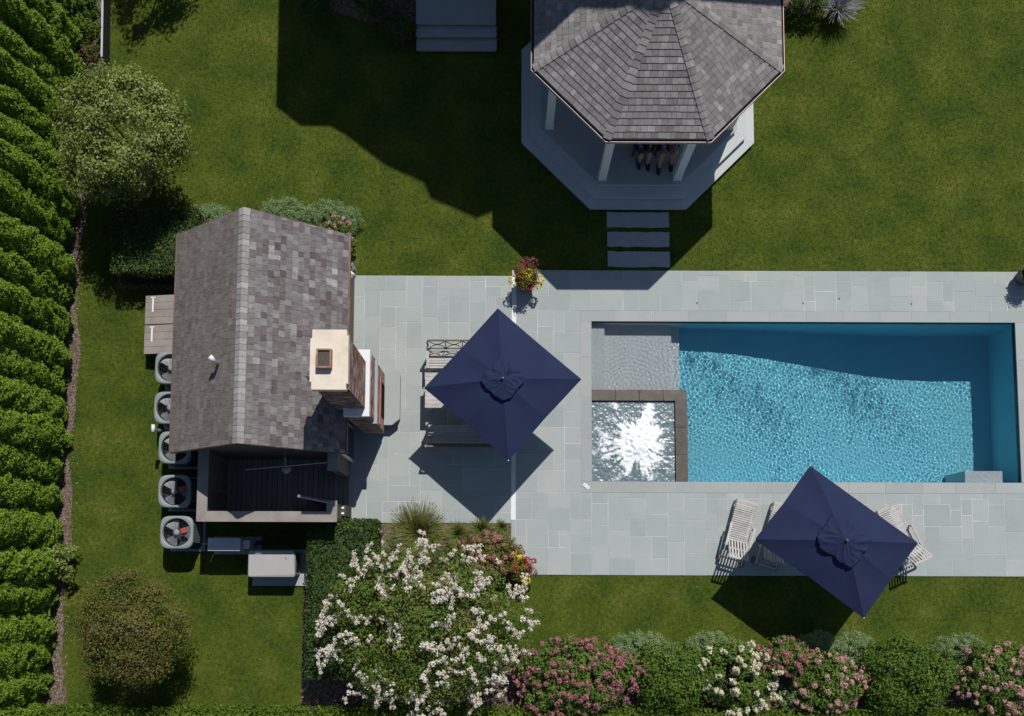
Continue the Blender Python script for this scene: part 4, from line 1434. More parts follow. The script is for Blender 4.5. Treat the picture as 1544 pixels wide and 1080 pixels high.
bx = (P(643, 540, .45)[0] + P(752.6, 660, .45)[0]) / 2
yb = P(700, 540, .45)[1]
b1 = bench((bx, yb, ZP), 0, 'slatted wooden bench on the lawn side of the umbrella table with fretwork back')
b1.location = (bx, P(700, 556, .43)[1] + .27, ZP)
dup(b1, (bx, P(700, 641.7, .43)[1] - .27, ZP), math.pi, 'shaded slatted wooden bench on the flower bed side of the umbrella table')
tx0, ty0 = P(641, 600, .74)[0], P(660, 615.5, .74)[1]
t = thing('patio_table', 'silvered teak table end showing under the square umbrella', 'table', (tx0 + 1.05, ty0 + .5, ZP))
for k in range(9):
    MB().box((0, -.5 + (k + .5) / 9, .725), (2.1, .1045, .03)).build('top_slat', MT['teak'], t, world=False)
for sy in (-1, 1):
    MB().box((0, sy * .42, .66), (1.9, .03, .09)).build('apron', MT['teak'], t, world=False)
    for sx in (-1, 1):
        MB().box((sx * .96, sy * .42, .355), (.08, .08, .71)).build('leg', MT['teak'], t, world=False)


def chaise(loc, rot, label):
    """foot end at +y, head at -y; origin under the middle of the seat"""
    t_ = thing('chaise_lounge', label, 'lounger', loc, rot, 'teak chaise lounges by the pool')
    W, S = .60, 1.14
    h = .34
    yF, yJ = .62, -.52                                   # foot end, joint
    yH = -1.20
    for sx in (-1, 1):
        MB().box((sx * (W / 2 - .015), (yF + yH) / 2, h - .035), (.035, yF - yH, .07)).build('side_rail', MT['teak'], t_, world=False)
        for y in (yF - .06, yH + .14):
            MB().box((sx * (W / 2 - .02), y, .16), (.05, .06, .32)).build('leg', MT['teak'], t_, world=False)
        MB().box((sx * (W / 2 + .03), -.42, .55), (.065, .66, .025)).build('armrest', MT['teak'], t_, world=False)
        for y in (-.14, -.70):
            MB().box((sx * (W / 2 + .03), y, .42), (.04, .05, .25)).build('arm_post', MT['teak'], t_, world=False)
        MB().tube([(sx * (W / 2 + .03), yH + .1, .11), (sx * (W / 2 + .065), yH + .1, .11)], .11, 18).build('wheel', MT['teak_dark'], t_, world=False)
    for y in (yF - .01, yH + .01):
        MB().box((0, y, h - .035), (W - .07, .035, .065)).build('end_rail', MT['teak'], t_, world=False)
    n = 19
    for k in range(n):
        y = yJ + .035 + (yF - yJ - .06) * k / (n - 1)
        MB().box((0, y, h + .012), (W, .044 if k < n - 1 else .07, .02)).build('seat_slat', MT['teak'], t_, world=False)
    ang = math.radians(50)
    Lk = .80
    bp_ = lambda x, s: (x, yJ - .02 - s * math.cos(ang), h + .02 + s * math.sin(ang))
    for k in range(7):
        x = (k - 3) / 3 * (W / 2 - .05)
        MB().beam(bp_(x, .02), bp_(x, Lk - .03), .046, .02).build('back_slat', MT['teak'], t_, world=False)
    for s in (.0, .40, Lk):
        MB().beam(bp_(-W / 2 + .02, s), bp_(W / 2 - .02, s), .055 if s > .5 else .045, .026).build('back_rail', MT['teak'], t_, world=False)
    for sx in (-1, 1):
        MB().beam(bp_(sx * .22, .48), (sx * .22, yH + .12, h - .04), .03, .024).build('back_prop', MT['teak'], t_, world=False)
    MB().beam((-.24, yH + .12, h - .045), (.24, yH + .12, h - .045), .03, .03).build('prop_bar', MT['teak'], t_, world=False)
    return t_


def chaise_at(fl, fr_, jl, rot):
    """placed so that its foot end lies between two pixels"""
    c_ = (P(*fl, .35) + P(*fr_, .35)) / 2
    off = rz(rot) @ np.array([0, .62, 0])
    return (c_[0] - off[0], c_[1] - off[1], ZP)


r1 = math.radians(-15.2)
ch1 = chaise(chaise_at((1111.9, 751.7), (1142.3, 760), None, r1), r1, 'silvered slatted chaise lounge in full sun left of the rectangular umbrella')
r2 = math.radians(-18)
dup(ch1, chaise_at((1168, 757), (1198, 766), None, r2), r2, 'chaise lounge whose raised back lies in the rectangular umbrella\'s shade')
r3 = math.radians(25)
dup(ch1, chaise_at((1321.5, 770), (1350, 757.4), None, r3), r3, 'slatted chaise lounge showing on the right side of the rectangular umbrella')

# ================================================================== HOUSE BEYOND THE STEPS (its shadow lies on the lawn)
YW = 18.75
hs = thing('main_house', 'large gabled house beyond the stone steps, shading the lawn and gazebo', 'house', (3.2, 24, 0))


def shadow_to_wall(px, py):
    q = P(px, py, 0)
    h = (YW - q[1]) / .704
    return q[0] + .283 * h, h


prof = [shadow_to_wall(*q) for q in ((417, 160), (454, 189), (500, 190), (522, 203), (582, 249), (640, 275), (650, 299), (720, 329), (795, 296), (835, 325))]
prof.append((prof[-1][0] + 1.1, prof[-1][1] + .7))
pk = prof[-1]
prof.append((pk[0] + 3.0, pk[1] - 2.6))
prof.append((pk[0] + 3.05, pk[1] - 4.2))
poly = [(prof[0][0], 0)] + prof + [(prof[-1][0], 0)]
V = [(x, YW, z) for x, z in poly] + [(x, YW + 11, z) for x, z in poly]
n = len(poly)
F = [tuple(range(n)), tuple(range(2 * n - 1, n - 1, -1))] + [(k, k + n, (k + 1) % n + n, (k + 1) % n) for k in range(n) if k in (0, n - 2, n - 1)]
MB().add(V, F).build('wall', MT['siding'], hs)
mb = MB()
for k in range(1, n - 2):
    (xa, za), (xb, zb_) = poly[k], poly[k + 1]
    V = [(xa, YW + .02, za), (xb, YW + .02, zb_), (xb, YW + 11.2, zb_), (xa, YW + 11.2, za)]
    V += [(x, y, z + .06) for x, y, z in V]
    mb.add(V, [(4, 5, 6, 7), (0, 1, 5, 4), (3, 2, 1, 0), (2, 3, 7, 6), (0, 4, 7, 3), (1, 2, 6, 5)])
mb.build('roof', MT['tinroof'], hs)
for xw in (-3.9, 1.6, 3.4, 6.0, 8.0):
    for zc_ in (1.7, 4.4):
        f_ = B('window', (xw, YW - .03, zc_), (1.15, .08, 1.6), MT['white'], hs)
        B('pane', (xw, YW - .075, zc_), (.95, .012, 1.4), MT['glassy'], f_)
f_ = B('door', ((P(628, 40, .3)[0] + P(748, 40, .3)[0]) / 2, YW - .03, 1.55), (1.2, .08, 2.1), MT['white'], hs)

# ================================================================== PLANTS
ORD = ['1st', '2nd', '3rd'] + ['%dth' % k for k in range(4, 60)]


def arb_mesh(seed, Ht=4.6, R=.54):
    rg = np.random.default_rng(seed)
    parts = []
    prof = lambda u, z: R * (1 - u ** 2.2) ** .75 * (.78 + .3 * min(1, z / .6))
    m = 26000
    u = rg.random(m) ** 1.5
    z = .04 + u * (Ht - .12)
    a = rg.uniform(0, 6.283, m)
    base = np.array([prof(p, q) for p, q in zip(u, z)])
    ca, sa = np.cos(a), np.sin(a)
    X, Y = ca * R + 20 + seed, sa * R + 20
    lob = 1.3 * (vnoise(X + .35 * z, Y + .6 * z, 5.0, seed) - .5) + .9 * (vnoise(X + z, Y - 1.7 * z, 9.0, seed + 1) - .5)
    rad = base * (.93 + .30 * lob) - rg.random(m) ** 2 * .07
    d = np.stack([ca, sa, np.zeros(m)], 1)
    pt = d * rad[:, None] + np.stack([np.zeros(m), np.zeros(m), z], 1)
    parts.append(leaf_quads(pt, d + np.array([0, 0, .55]), rg.uniform(.04, .085, m), .55, .5, tang=np.array([0, 0, 1.0]) + .9 * d + .5 * rg.normal(size=(m, 3)),
                            tone=np.clip(.5 + rg.normal(size=m) * .22, 0, 1), rng=rg))
    # closely set inner sprays so that no ground shows through
    m = 4200
    u = rg.random(m) ** 1.4
    z = .05 + u * (Ht - .25)
    a = rg.uniform(0, 6.283, m)
    rad = np.array([prof(p, q) for p, q in zip(u, z)]) * rg.uniform(.55, .8, m)
    d = np.stack([np.cos(a), np.sin(a), np.zeros(m)], 1)
    parts.append(leaf_quads(d * rad[:, None] + np.stack([np.zeros(m), np.zeros(m), z], 1), d, np.full(m, .15), .35, .8, tone=rg.uniform(.2, .6, m), rng=rg))
    return fastmesh('crown', *join(parts)[:2], MT['arb'], join(parts)[2])


arbs = [arb_mesh(101, 4.6, .57), arb_mesh(102, 4.4, .60), arb_mesh(103, 4.8, .55), arb_mesh(104, 4.5, .58)]
trunk_me = fastmesh('trunk', (q := MB().tube([(0, 0, -.05), (0, 0, 1.5), (0, 0, 3.6)], [.07, .055, .02], 8)).V, q.F, MT['bark'])
arb_y = [-78, -32, 14, 58, 101, 142, 182, 224, 266, 306, 348, 402, 443, 487, 538, 576, 620, 665, 710, 752, 805, 858, 903, 948, 988, 1035, 1080, 1125]
ar = random.Random(2)
for k, py in enumerate(arb_y):
    p = P(86, py - 4, .6)
    t = thing('arborvitae', 'tall green arborvitae in the left hedge row, %s from its upper end' % ORD[k], 'tree', (-13.22 + ar.uniform(-.1, .1) - (.06 if 560 < py < 640 else 0), p[1], 0), ar.uniform(0, 6.28), 'arborvitae screen along the left edge')
    s_ = ar.uniform(.94, 1.08)
    c_ = place('crown', arbs[k % 4], t)
    c_.scale = (s_, s_, ar.uniform(.92, 1.08))
    place('trunk', trunk_me, t)


def tree(name, label, px, py, zc, radii, m, ncl, cr, nl, size, seed, trunk_h, tr=.07, nl_limbs=7, warp=.06, zmin=-.6, flop=.7, cat='tree', inner=.5, off=(0, 0)):
    rg = np.random.default_rng(seed)
    c_ = P(px, py, zc)
    t_ = thing(name, label, cat, (c_[0], c_[1], 0))
    V, F, T = crown_data(radii, ncl, cr, nl, size, zmin, flop, rg, inner, warp=warp)
    place('crown', fastmesh('crown', V + np.array([off[0], off[1], zc]), F, m, T), t_)
    a, b = limbs(trunk_h, tr, min(radii[:2]) * .85, zc + radii[2] * .6, nl_limbs, random.Random(seed))
    a.build('trunk', MT['bark'], t_, smooth=True, world=False)
    b.build('limbs', MT['twig'], t_, smooth=True, world=False)
    return t_


tree('crabapple_tree', 'round pale green crabapple tree beside the arborvitae row', 183, 204, 2.45, (1.68, 1.78, 1.15), MT['crab'], 300, .32, 130, .080, 31, 1.1, .08, 9, .06, inner=.35)
tree('rusty_tree', 'small round tree with rusty brown-green leaves in the lower left lawn', 200, 948, 2.0, (1.50, 1.42, 1.0), MT['rusty'], 235, .30, 135, .062, 35, .9, .06, 12, .12, inner=.3)
tree('shade_tree', 'tree standing above the frame, its leafy shadow on the upper left lawn', 205, -330, 4.2, (1.25, 1.1, 1.0), MT['green'], 80, .30, 44, .12, 33, 2.6, .12, 8, .15)

# crape myrtle in bloom
c = P(640, 945, 2.2)
cm = thing('crape_myrtle', 'large crape myrtle covered in white flower clusters below the patio', 'tree', (c[0], c[1], 0))
rg = np.random.default_rng(41)
CR = np.array([2.60, 2.05, 1.15])
V, F, T = crown_data(CR, 300, .38, 165, .085, -.45, .6, rg, .30, .42, warp=.05, tone_sp=.7)
place('crown', fastmesh('crown', V + np.array([0, 0, 2.0]), F, MT['crape'], T), cm)
mb = MB()
for k in range(7):
    a = 6.283 * k / 7
    mb.tube([(.12 * math.cos(a), .12 * math.sin(a), -.03), (.5 * math.cos(a), .45 * math.sin(a), 1.0), (1.6 * math.cos(a), 1.2 * math.sin(a), 2.2)], [.05, .04, .012], 7)
mb.build('trunk', MT['twig'], cm, smooth=True, world=False)


def panicle(seed, nb):
    """a ragged cluster of several blossom tufts"""
    r_ = np.random.default_rng(seed)
    parts, c_ = [], np.zeros(3)
    for b_ in range(nb):
        m_ = int(r_.integers(16, 34))
        rad = r_.uniform(.045, .085)
        d_ = unit(r_.normal(size=(m_, 3)))
        d_[:, 2] = np.abs(d_[:, 2]) - .2
        parts.append(leaf_quads(c_ + d_ * rad * r_.uniform(.6, 1.1, (m_, 1)), d_ + np.array([0, 0, .4]), r_.uniform(.032, .058, m_), .5, .85, tone=np.clip(r_.normal(.5, .28, m_), 0, 1), rng=r_))
        c_ = c_ + np.array([r_.uniform(.03, .11), r_.normal() * .06, r_.normal() * .03])
    V_, F_, T_ = join(parts)
    return fastmesh('flower_cluster', V_ - np.array([.06 * nb / 2, 0, 0]), F_, MT['wht'], T_)


fl_me = [panicle(50 + i, nb) for i, nb in enumerate((2, 3, 4, 2, 3, 5))]
k = 0
while k < 148:
    a, q = rg.uniform(0, 6.283), math.sqrt(rg.random()) * 1.04
    dens = .55 + .45 * math.sin(2.3 * a + 1) * math.sin(5 * q + a)
    if q < .82 and rg.random() > .35 + .6 * dens:
        continue
    w = 1 + .05 * math.sin(3 * a + 1.3) + .03 * math.sin(5 * a + .4)
    p = np.array([math.cos(a) * q * CR[0] * w, math.sin(a) * q * CR[1] * w, CR[2] * math.sqrt(max(.04, 1 - q * q)) * rg.uniform(.85, 1.08) + 2.02])
    dr = np.array([math.cos(a), math.sin(a), -.3])
    for i in range(rg.integers(1, 4)):
        o = place('flower_cluster', fl_me[rg.integers(0, 6)], cm, tuple(p + dr * i * .16 + rg.normal(size=3) * .13), rg.uniform(0, 6.28))
        s_ = rg.uniform(.70, 1.10)
        o.scale = (s_, s_, s_)
    k += 1


def clipped_hedge(name, label, x0, x1, y0, y1, h, m, n_m2, size, seed, wob=.05, cat='hedge'):
    rg = np.random.default_rng(seed)
    t_ = thing(name, label, cat, ((x0 + x1) / 2, (y0 + y1) / 2, 0))
    hx, hy = (x1 - x0) / 2, (y1 - y0) / 2
    parts = []
    faces = [((1, 0, 0), hy * 2 * h), ((-1, 0, 0), hy * 2 * h), ((0, 1, 0), hx * 2 * h), ((0, -1, 0), hx * 2 * h), ((0, 0, 1), hx * hy * 4)]
    for nm, area in faces:
        n_ = int(area * n_m2)
        u, v = rg.uniform(-1, 1, n_), rg.uniform(-1, 1, n_)
        if nm[0]:
            pt = np.stack([nm[0] * hx * np.ones(n_), u * hy, (v + 1) / 2 * h], 1)
        elif nm[1]:
            pt = np.stack([u * hx, nm[1] * hy * np.ones(n_), (v + 1) / 2 * h], 1)
        else:
            pt = np.stack([u * hx, v * hy, h * np.ones(n_)], 1)
        # rounded corners, uneven clipping, several leaf layers
        bumpy = .5 * (vnoise(pt[:, 0] * 1.0 + 50, pt[:, 1] + 50 + pt[:, 2], 3.0, seed) - .5) + .3 * (vnoise(pt[:, 0] + 50, pt[:, 1] + 50 - pt[:, 2], 8.0, seed + 1) - .5)
        dep = -rg.random(n_) ** 2 * .16 + bumpy * wob * 2
        pt = pt + np.array(nm) * dep[:, None]
        ex = np.clip(np.abs(pt[:, 0]) - hx + .15, 0, 1) ** 2 + np.clip(np.abs(pt[:, 1]) - hy + .15, 0, 1) ** 2
        pt[:, 2] -= np.minimum(.12, ex * 2.0) * (pt[:, 2] > h * .7)
        big = vnoise(pt[:, 0] + 50, pt[:, 1] + 50, 2.2, seed + 3)
        tone = np.clip(rg.normal(.42, .16, n_) + .25 * (big - .5) + (rg.random(n_) < .07) * .5, 0, 1)
        parts.append(leaf_quads(pt, np.array(nm) * 1.0 + np.zeros((n_, 3)), size * rg.uniform(.7, 1.4, n_), .7, .6, tone=tone, rng=rg))
    V, F, T = join(parts)
    place('foliage', fastmesh('foliage', V, F, m, T), t_)
    MB().box((0, 0, h / 2 - .09), (hx * 2 - .3, hy * 2 - .3, h - .18)).build('branches', m, t_, world=False)
    return t_


xh0, xh1 = P(460, 900, 1.35)[0], P(566, 860, 1.1)[0]
clipped_hedge('clipped_hedge', 'square-cut dark green hedge between generator and crape myrtle', xh0, xh1, P(500, 1026, 1.35)[1], P(500, 782, 1.35)[1], 1.35, MT['hedge'], 900, .06, 61)
clipped_hedge('clipped_hedge', 'dark clipped hedge behind the pool house under the crabapple', P(166, 380, 1.1)[0], HX0 - .12, P(210, 411, 1.1)[1], P(250, 318, 1.1)[1] + .1, 1.1, MT['hedge'], 850, .06, 62, .09)
clipped_hedge('low_hedge', 'low bright green hedge running along the bottom edge', -13.2, 15.6, -4.9, P(700, 1069, .75)[1], .75, MT['lowhedge'], 420, .075, 63, .08)


def shrub(name, label, px, py, h, rx, ry, m, seed, ncl=70, cr=.16, nl=40, size=.07, flowers=None, nf=0, cat='shrub', group=None, flop=.6, zmin=-.2, asp=.55, fsc=1.0, warp=.05, zfl=.0):
    rg = np.random.default_rng(seed)
    zc = h * .52
    c_ = P(px, py, zc)
    t_ = thing(name, label, cat, (c_[0], c_[1], 0), 0, group)
    R_ = np.array([rx, ry, h * .48])
    V, F, T = crown_data(R_ * .93, int(ncl * 1.35), cr, int(nl * 1.5), size, zmin, flop, rg, .45, asp, warp=warp)
    V[:, 2] = np.maximum(V[:, 2] + zc, .015)
    place('foliage', fastmesh('foliage', V, F, m, T), t_)
    mb_ = MB()
    for k in range(6):
        a_ = 6.283 * k / 6 + seed
        mb_.tube([(.04 * math.cos(a_), .04 * math.sin(a_), -.02), (rx * .5 * math.cos(a_), ry * .5 * math.sin(a_), h * .6)], [.014, .006], 5)
    mb_.build('stems', MT['bark'], t_, world=False)
    k = 0
    while flowers and k < nf:
        d = rg.normal(size=3)
        d /= np.linalg.norm(d)
        if d[2] < zfl:
            continue
        w_ = 1 + warp * math.sin(3 * math.atan2(d[1], d[0]) + 1.3) + warp * .6 * math.sin(5 * math.atan2(d[1], d[0]) + .4)
        p_ = d * R_ * rg.uniform(.94, 1.08) * w_ + np.array([0, 0, zc])
        o_ = place('flower_head', flowers[rg.integers(0, len(flowers))], t_, tuple(p_), rg.uniform(0, 6.28))
        o_.rotation_euler = (-d[1] * .7, d[0] * .7, rg.uniform(0, 6.28))
        s2 = fsc * rg.uniform(.75, 1.25)
        o_.scale = (s2, s2, s2)
        k += 1
    return t_


def heads(m, rs, cone=False, size=.045, sd=70):
    return [flower_mesh('flower_head', MT[m], r_, n_, size, .95, .8, np.random.default_rng(sd + i), cone) for i, (r_, n_) in enumerate(rs)]


PINK = heads('pink', ((.085, 60), (.10, 70), (.075, 46)))
ROSE = heads('rose', ((.085, 60), (.10, 70), (.07, 40)), sd=80)
CREAM = heads('cream_pet', ((.085, 90), (.10, 110), (.075, 70)), True, .05, 90)
BROWN = heads('brownpink', ((.08, 54), (.095, 64)), sd=95)

# border along the lawn
shrub('pink_hydrangea', 'wide mound of deep pink hydrangea left in the lower border', 868, 1020, 1.25, 1.85, 1.02, MT['hydleaf'], 201, 170, .2, 44, .085, PINK, 185, 'hydrangea', warp=.10)
shrub('lavender_plant', 'small dark purple-green plant in front of the big pink hydrangea', 848, 1042, .75, .42, .40, MT['catmint'], 202, 30, .13, 34, .05)
shrub('green_shrub', 'rounded plain green shrub between pink and cream hydrangeas', 1015, 1022, 1.15, 1.10, .98, MT['green'], 203, 46, .34, 130, .078, warp=.14)
shrub('cream_hydrangea', 'hydrangea with upright cream flower cones in the lower border', 1110, 1020, 1.25, 1.10, 1.0, MT['hydleaf'], 204, 100, .2, 40, .09, CREAM, 46, 'hydrangea', fsc=1.15)
shrub('pink_hydrangea', 'smaller deep pink hydrangea above the cream one, at the umbrella shadow', 1180, 990, 1.2, .72, .52, MT['hydleaf'], 205, 50, .18, 36, .085, PINK, 50, 'hydrangea')
shrub('pale_hydrangea', 'pale pink hydrangea right of the cream one below the umbrella shadow', 1245, 1028, 1.15, 1.02, .86, MT['hydleaf'], 206, 90, .19, 42, .085, ROSE, 62, 'hydrangea')
shrub('lavender_plant', 'small grey-purple plant below the smaller deep pink hydrangea', 1190, 1052, .7, .40, .34, MT['catmint'], 207, 26, .13, 34, .05)
shrub('green_shrub', 'largest loose glossy green shrub in the lower right border', 1372, 1016, 1.35, 1.25, 1.05, MT['green'], 208, 52, .36, 150, .08, flop=.8, warp=.18)
shrub('pale_hydrangea', 'pale pink hydrangea at the lower right corner', 1506, 1020, 1.25, 1.25, 1.0, MT['hydleaf'], 209, 110, .2, 42, .085, ROSE, 72, 'hydrangea')
for k, (px, py, rx, ry, lab) in enumerate(((965, 980, 1.0, .56, 'widest grey-green catmint mound above the plain green shrub'), (1076, 978, .85, .50, 'grey-green catmint mound above the cream hydrangea'),
                                          (1232, 972, .62, .42, 'catmint mound lying in the umbrella\'s shadow'), (1286, 980, .70, .52, 'catmint mound in sun just right of the umbrella\'s shadow'),
                                          (1448, 985, .92, .56, 'catmint mound at the right end of the border'))):
    shrub('catmint', lab, px, py, .55, rx, ry, MT['catmint'], 220 + k, int(150 * rx), .11, 46, .042, None, 0, 'catmint', 'catmint mounds', flop=.9, asp=.4)

# bed below the patio
shrub('dried_hydrangea', 'brownish pink fading hydrangea at the end of the patio bed', 735, 838, 1.0, .92, .60, MT['rusty'], 230, 90, .17, 36, .075, BROWN, 85, 'hydrangea')
shrub('dried_hydrangea', 'small brownish hydrangea between hedge and fountain grass', 582, 852, .5, .28, .30, MT['rusty'], 231, 20, .10, 30, .06, BROWN, 14, 'hydrangea', fsc=.7)
shrub('leafy_plant', 'small yellow-green plant under the fountain grass', 618, 832, .45, .55, .26, MT['lowhedge'], 232, 24, .11, 30, .075)


def grass_clump(name, label, px, py, r, h, n, seed, m='grasspl', plumes=60, cat='grass clump', w=.010, droop=.9):
    rg = np.random.default_rng(seed)
    c_ = P(px, py, h * .3)
    t_ = thing(name, label, cat, (c_[0], c_[1], 0))
    a = rg.uniform(0, 6.283, n)
    rr_ = r * rg.uniform(.04, 1.0, n) ** .75
    hh = h * rg.uniform(.6, 1.05, n)
    b_in = rg.uniform(0, .16, n) * r
    wob_ = rg.normal(size=(n, 3)) * np.array([.15, .15, .05]) * r
    b0 = np.stack([np.cos(a), np.sin(a), np.zeros(n)], 1)
    side = np.stack([-np.sin(a), np.cos(a), np.zeros(n)], 1)
    V, F = [], []
    S = 5
    for i in range(S):
        s_ = i / (S - 1)
        ctr_ = b0 * (b_in + rr_ * s_ ** 1.3)[:, None] + wob_ * s_ + np.array([0, 0, 1.0]) * (hh * (s_ * (1.9 - droop * s_) / 1.0))[:, None] * .85
        ww = w * (1 - .75 * s_)
        V.append(ctr_ + side * ww)
        V.append(ctr_ - side * ww)
    V = np.stack(V, 1)                                    # n, 2S, 3
    base = (np.arange(n) * 2 * S)[:, None]
    F = np.concatenate([base + np.array([2 * i, 2 * i + 1, 2 * i + 3, 2 * i + 2]) for i in range(S - 1)], 0)
    tone = np.tile(rg.random(n), S - 1)
    place('blades', fastmesh('blades', V.reshape(-1, 3), F, MT[m], tone), t_)
    if plumes:
        parts = []
        for k in range(plumes):
            a_ = rg.uniform(0, 6.283)
            e = rg.uniform(.55, 1.15)
            tip = np.array([math.cos(a_) * r * e, math.sin(a_) * r * e, h * rg.uniform(.85, 1.2)])
            dr_ = unit(np.array([[math.cos(a_) * .6, math.sin(a_) * .6, .7]]))[0]
            m_ = 26
            u = rg.random((m_, 1))
            pt = tip + dr_ * (u - .5) * .13 + rg.normal(size=(m_, 3)) * .008
            parts.append(leaf_quads(pt, rg.normal(size=(m_, 3)), .034, .5, .4, tang=np.tile(dr_, (m_, 1)), rng=rg))
        V2, F2, T2 = join(parts)
        place('plumes', fastmesh('plumes', V2, F2, MT['plume'], T2), t_)
    return t_


grass_clump('fountain_grass', 'tall feathery fountain grass clump at the patio edge', 632, 806, .80, .95, 2600, 301, plumes=150)
grass_clump('fountain_grass', 'low grass tuft right of the tall fountain grass', 690, 806, .36, .5, 800, 302, plumes=8)
grass_clump('fountain_grass', 'low grass tuft at the tip of the umbrella\'s shadow', 726, 800, .36, .5, 800, 303, plumes=8)
grass_clump('fountain_grass', 'small grass tuft in the corner of the patio bed', 756, 796, .22, .38, 420, 304, plumes=3)
grass_clump('fountain_grass', 'grass tuft above the lower flower pot', 760, 830, .42, .6, 1000, 305, plumes=14)
grass_clump('russian_sage', 'silvery russian sage by the gazebo at the top edge', 1262, 14, .62, .75, 520, 306, 'sage', 0, 'shrub', .013, .7)
for k, (px, py, lab) in enumerate(((584, 800, 'path light with pinkish cap beside the clipped hedge'), (737, 800, 'path light with pinkish cap near the umbrella shadow tip'))):
    c = P(px - 6, py + 4, 0)
    t = thing('path_light', lab, 'garden light', (c[0], c[1], 0), 0, 'path lights in the patio bed')
    MB().tube([(0, 0, -.02), (0, 0, .42)], .012, 8).build('stake', MT['dark'], t, world=False)
    MB().lathe([(.10, .40), (.085, .43), (.03, .47), (.01, .48)], 14).build('lamp_shade', MT['copper'], t, smooth=True, world=False)

# north side of the pool house
for k, (px, py, rx, ry, lab) in enumerate(((497, 334, 1.0, .68, 'catmint mound with rounded end at the pool house corner'), (430, 322, .85, .50, 'catmint mound just right of the pool house ridge'), (318, 330, .72, .45, 'catmint mound left of the pool house ridge'))):
    shrub('catmint', lab, px, py, .55, rx, ry, MT['catmint'], 240 + k, int(150 * rx), .11, 46, .042, None, 0, 'catmint', 'catmint mounds', flop=.9, asp=.4)
shrub('pink_flowers', 'salmon pink flowers in front of the catmint by the roof corner', 512, 348, .75, .34, .38, MT['hydleaf'], 245, 26, .11, 30, .06, ROSE, 22, 'flowers', fsc=.75)
shrub('pink_flowers', 'salmon pink flowers beside the pool house gutter', 528, 372, .75, .18, .28, MT['hydleaf'], 246, 14, .10, 28, .06, ROSE, 12, 'flowers', fsc=.75)
shrub('grey_plant', 'small grey plant at the patio corner against the pool house', 531, 405, .4, .14, .2, MT['sage'], 247, 12, .07, 26, .04)
# upper left corner
shrub('corner_perennial', 'yellow-green perennial behind the steel edging in the upper left', 128, 44, .7, .5, .42, MT['lowhedge'], 250, 34, .13, 34, .06)
shrub('corner_perennial', 'dark green perennial at the top edge by the steel edging', 130, 8, .9, .5, .5, MT['green'], 251, 40, .14, 36, .07)
shrub('corner_perennial', 'brownish perennial at the foot of the crabapple', 128, 78, .5, .45, .35, MT['rusty'], 252, 26, .11, 30, .05)
shrub('sapling', 'thin yellow-green sapling in front of the arborvitae, with a bent twig', 98, 848, 1.0, .42, .55, MT['crab'], 253, 24, .15, 26, .08, flop=.9)
a, b = P(155.5, -40, .45), P(153.5, 86, .45)
o = MB().beam((a[0], a[1], .22), (b[0], b[1], .22), .05, .46).build('steel_edging', MT['dark'])  # tree shadow on the edging's face put into its near-black colour
o = bpy.data.objects[o.name]
tag(o, 'low steel garden edging with shade-dark face and pale top in the upper left', 'edging')
MB().beam((a[0], a[1], .458), (b[0], b[1], .458), .055, .02).build('top_strip', MT['genblue'], o)
# shaded shrubs by the house steps and at the gazebo
for k, (px, py, h, rx, lab) in enumerate(((600, 42, .9, .48, 'ball-clipped boxwood beside the shaded stone steps'), (560, 0, 1.0, .62, 'shaded boxwood left of the ball-clipped one'), (478, 2, .8, .6, 'shaded shrub at the left end of the house bed'))):
    shrub('boxwood', lab, px, py, h, rx, rx, MT['hedge'], 260 + k, 60, .14, 40, .05)
shrub('dark_shrub', 'dark green shrub at the top edge right of the gazebo roof', 1222, -6, 1.0, .62, .5, MT['green'], 264, 44, .16, 36, .07)

# ------------------------------------------------------------------ flower pots


def pot(label, px, py, z, spots, seed, r=.30):
    c_ = P(px, py, z)
    t_ = thing('flower_pot', label, 'flower pot', (c_[0], c_[1], 0), 0, 'potted flowers on the paving')
    MB().lathe([(r * .72, .03), (r * .95, .42), (r * 1.05, .44), (r * 1.05, .50), (r * .92, .50), (r * .9, .46)], 28).build('pot', MT['terracotta'], t_, smooth=False, world=False)
    MB().lathe([(r * .9, .455), (r * .9, .462)], 24).build('soil', MT['soil'], t_, world=False)
    rg = np.random.default_rng(seed)
    V, F, T = crown_data((r * 1.15, r * 1.1, .26), 46, .11, 34, .055, -.2, .7, rg, .5)
    place('foliage', fastmesh('foliage', V + np.array([0, 0, .66]), F, MT['mums'], T), t_)
    for (dx_, dy_, dz_, rr_, m_, n_) in spots:
        fm = flower_mesh('flowers', MT[m_], rr_, n_, .058, .9, .7, rg)
        place('flowers', fm, t_, (dx_, dy_, .62 + dz_))
    return t_


pot('pot of red and yellow flowers at the lawn edge of the patio', 793, 418, .7,
    [(-.34, -.08, .02, .17, 'yellow', 60), (.38, -.05, .04, .16, 'yellow', 90), (.36, -.2, -.04, .11, 'yellow', 50), (-.10, .30, .20, .15, 'red', 30), (.18, .36, .18, .20, 'maroon', 90), (-.02, .40, .2, .16, 'maroon', 60),
     (.12, -.30, .02, .15, 'red', 40), (-.2, .12, .18, .15, 'maroon', 40), (.2, .1, .22, .14, 'maroon', 36), (.05, .02, .26, .16, 'yellow', 26), (-.14, -.02, .22, .10, 'red', 16)], 71)
pot('pot of yellow and crimson flowers at the corner by the crape myrtle', 784, 858, .7,
    [(-.16, .32, .10, .17, 'yellow', 110), (-.02, .36, .1, .13, 'yellow', 70), (.20, .20, .16, .15, 'red', 80), (.20, .0, .18, .13, 'red', 70), (-.15, .06, .2, .11, 'red', 44), (.38, .22, .08, .08, 'red', 30), (.16, -.32, .06, .14, 'yellow', 80),
     (-.05, -.06, .22, .10, 'red', 24), (.36, -.10, .0, .14, 'maroon', 50)], 72)
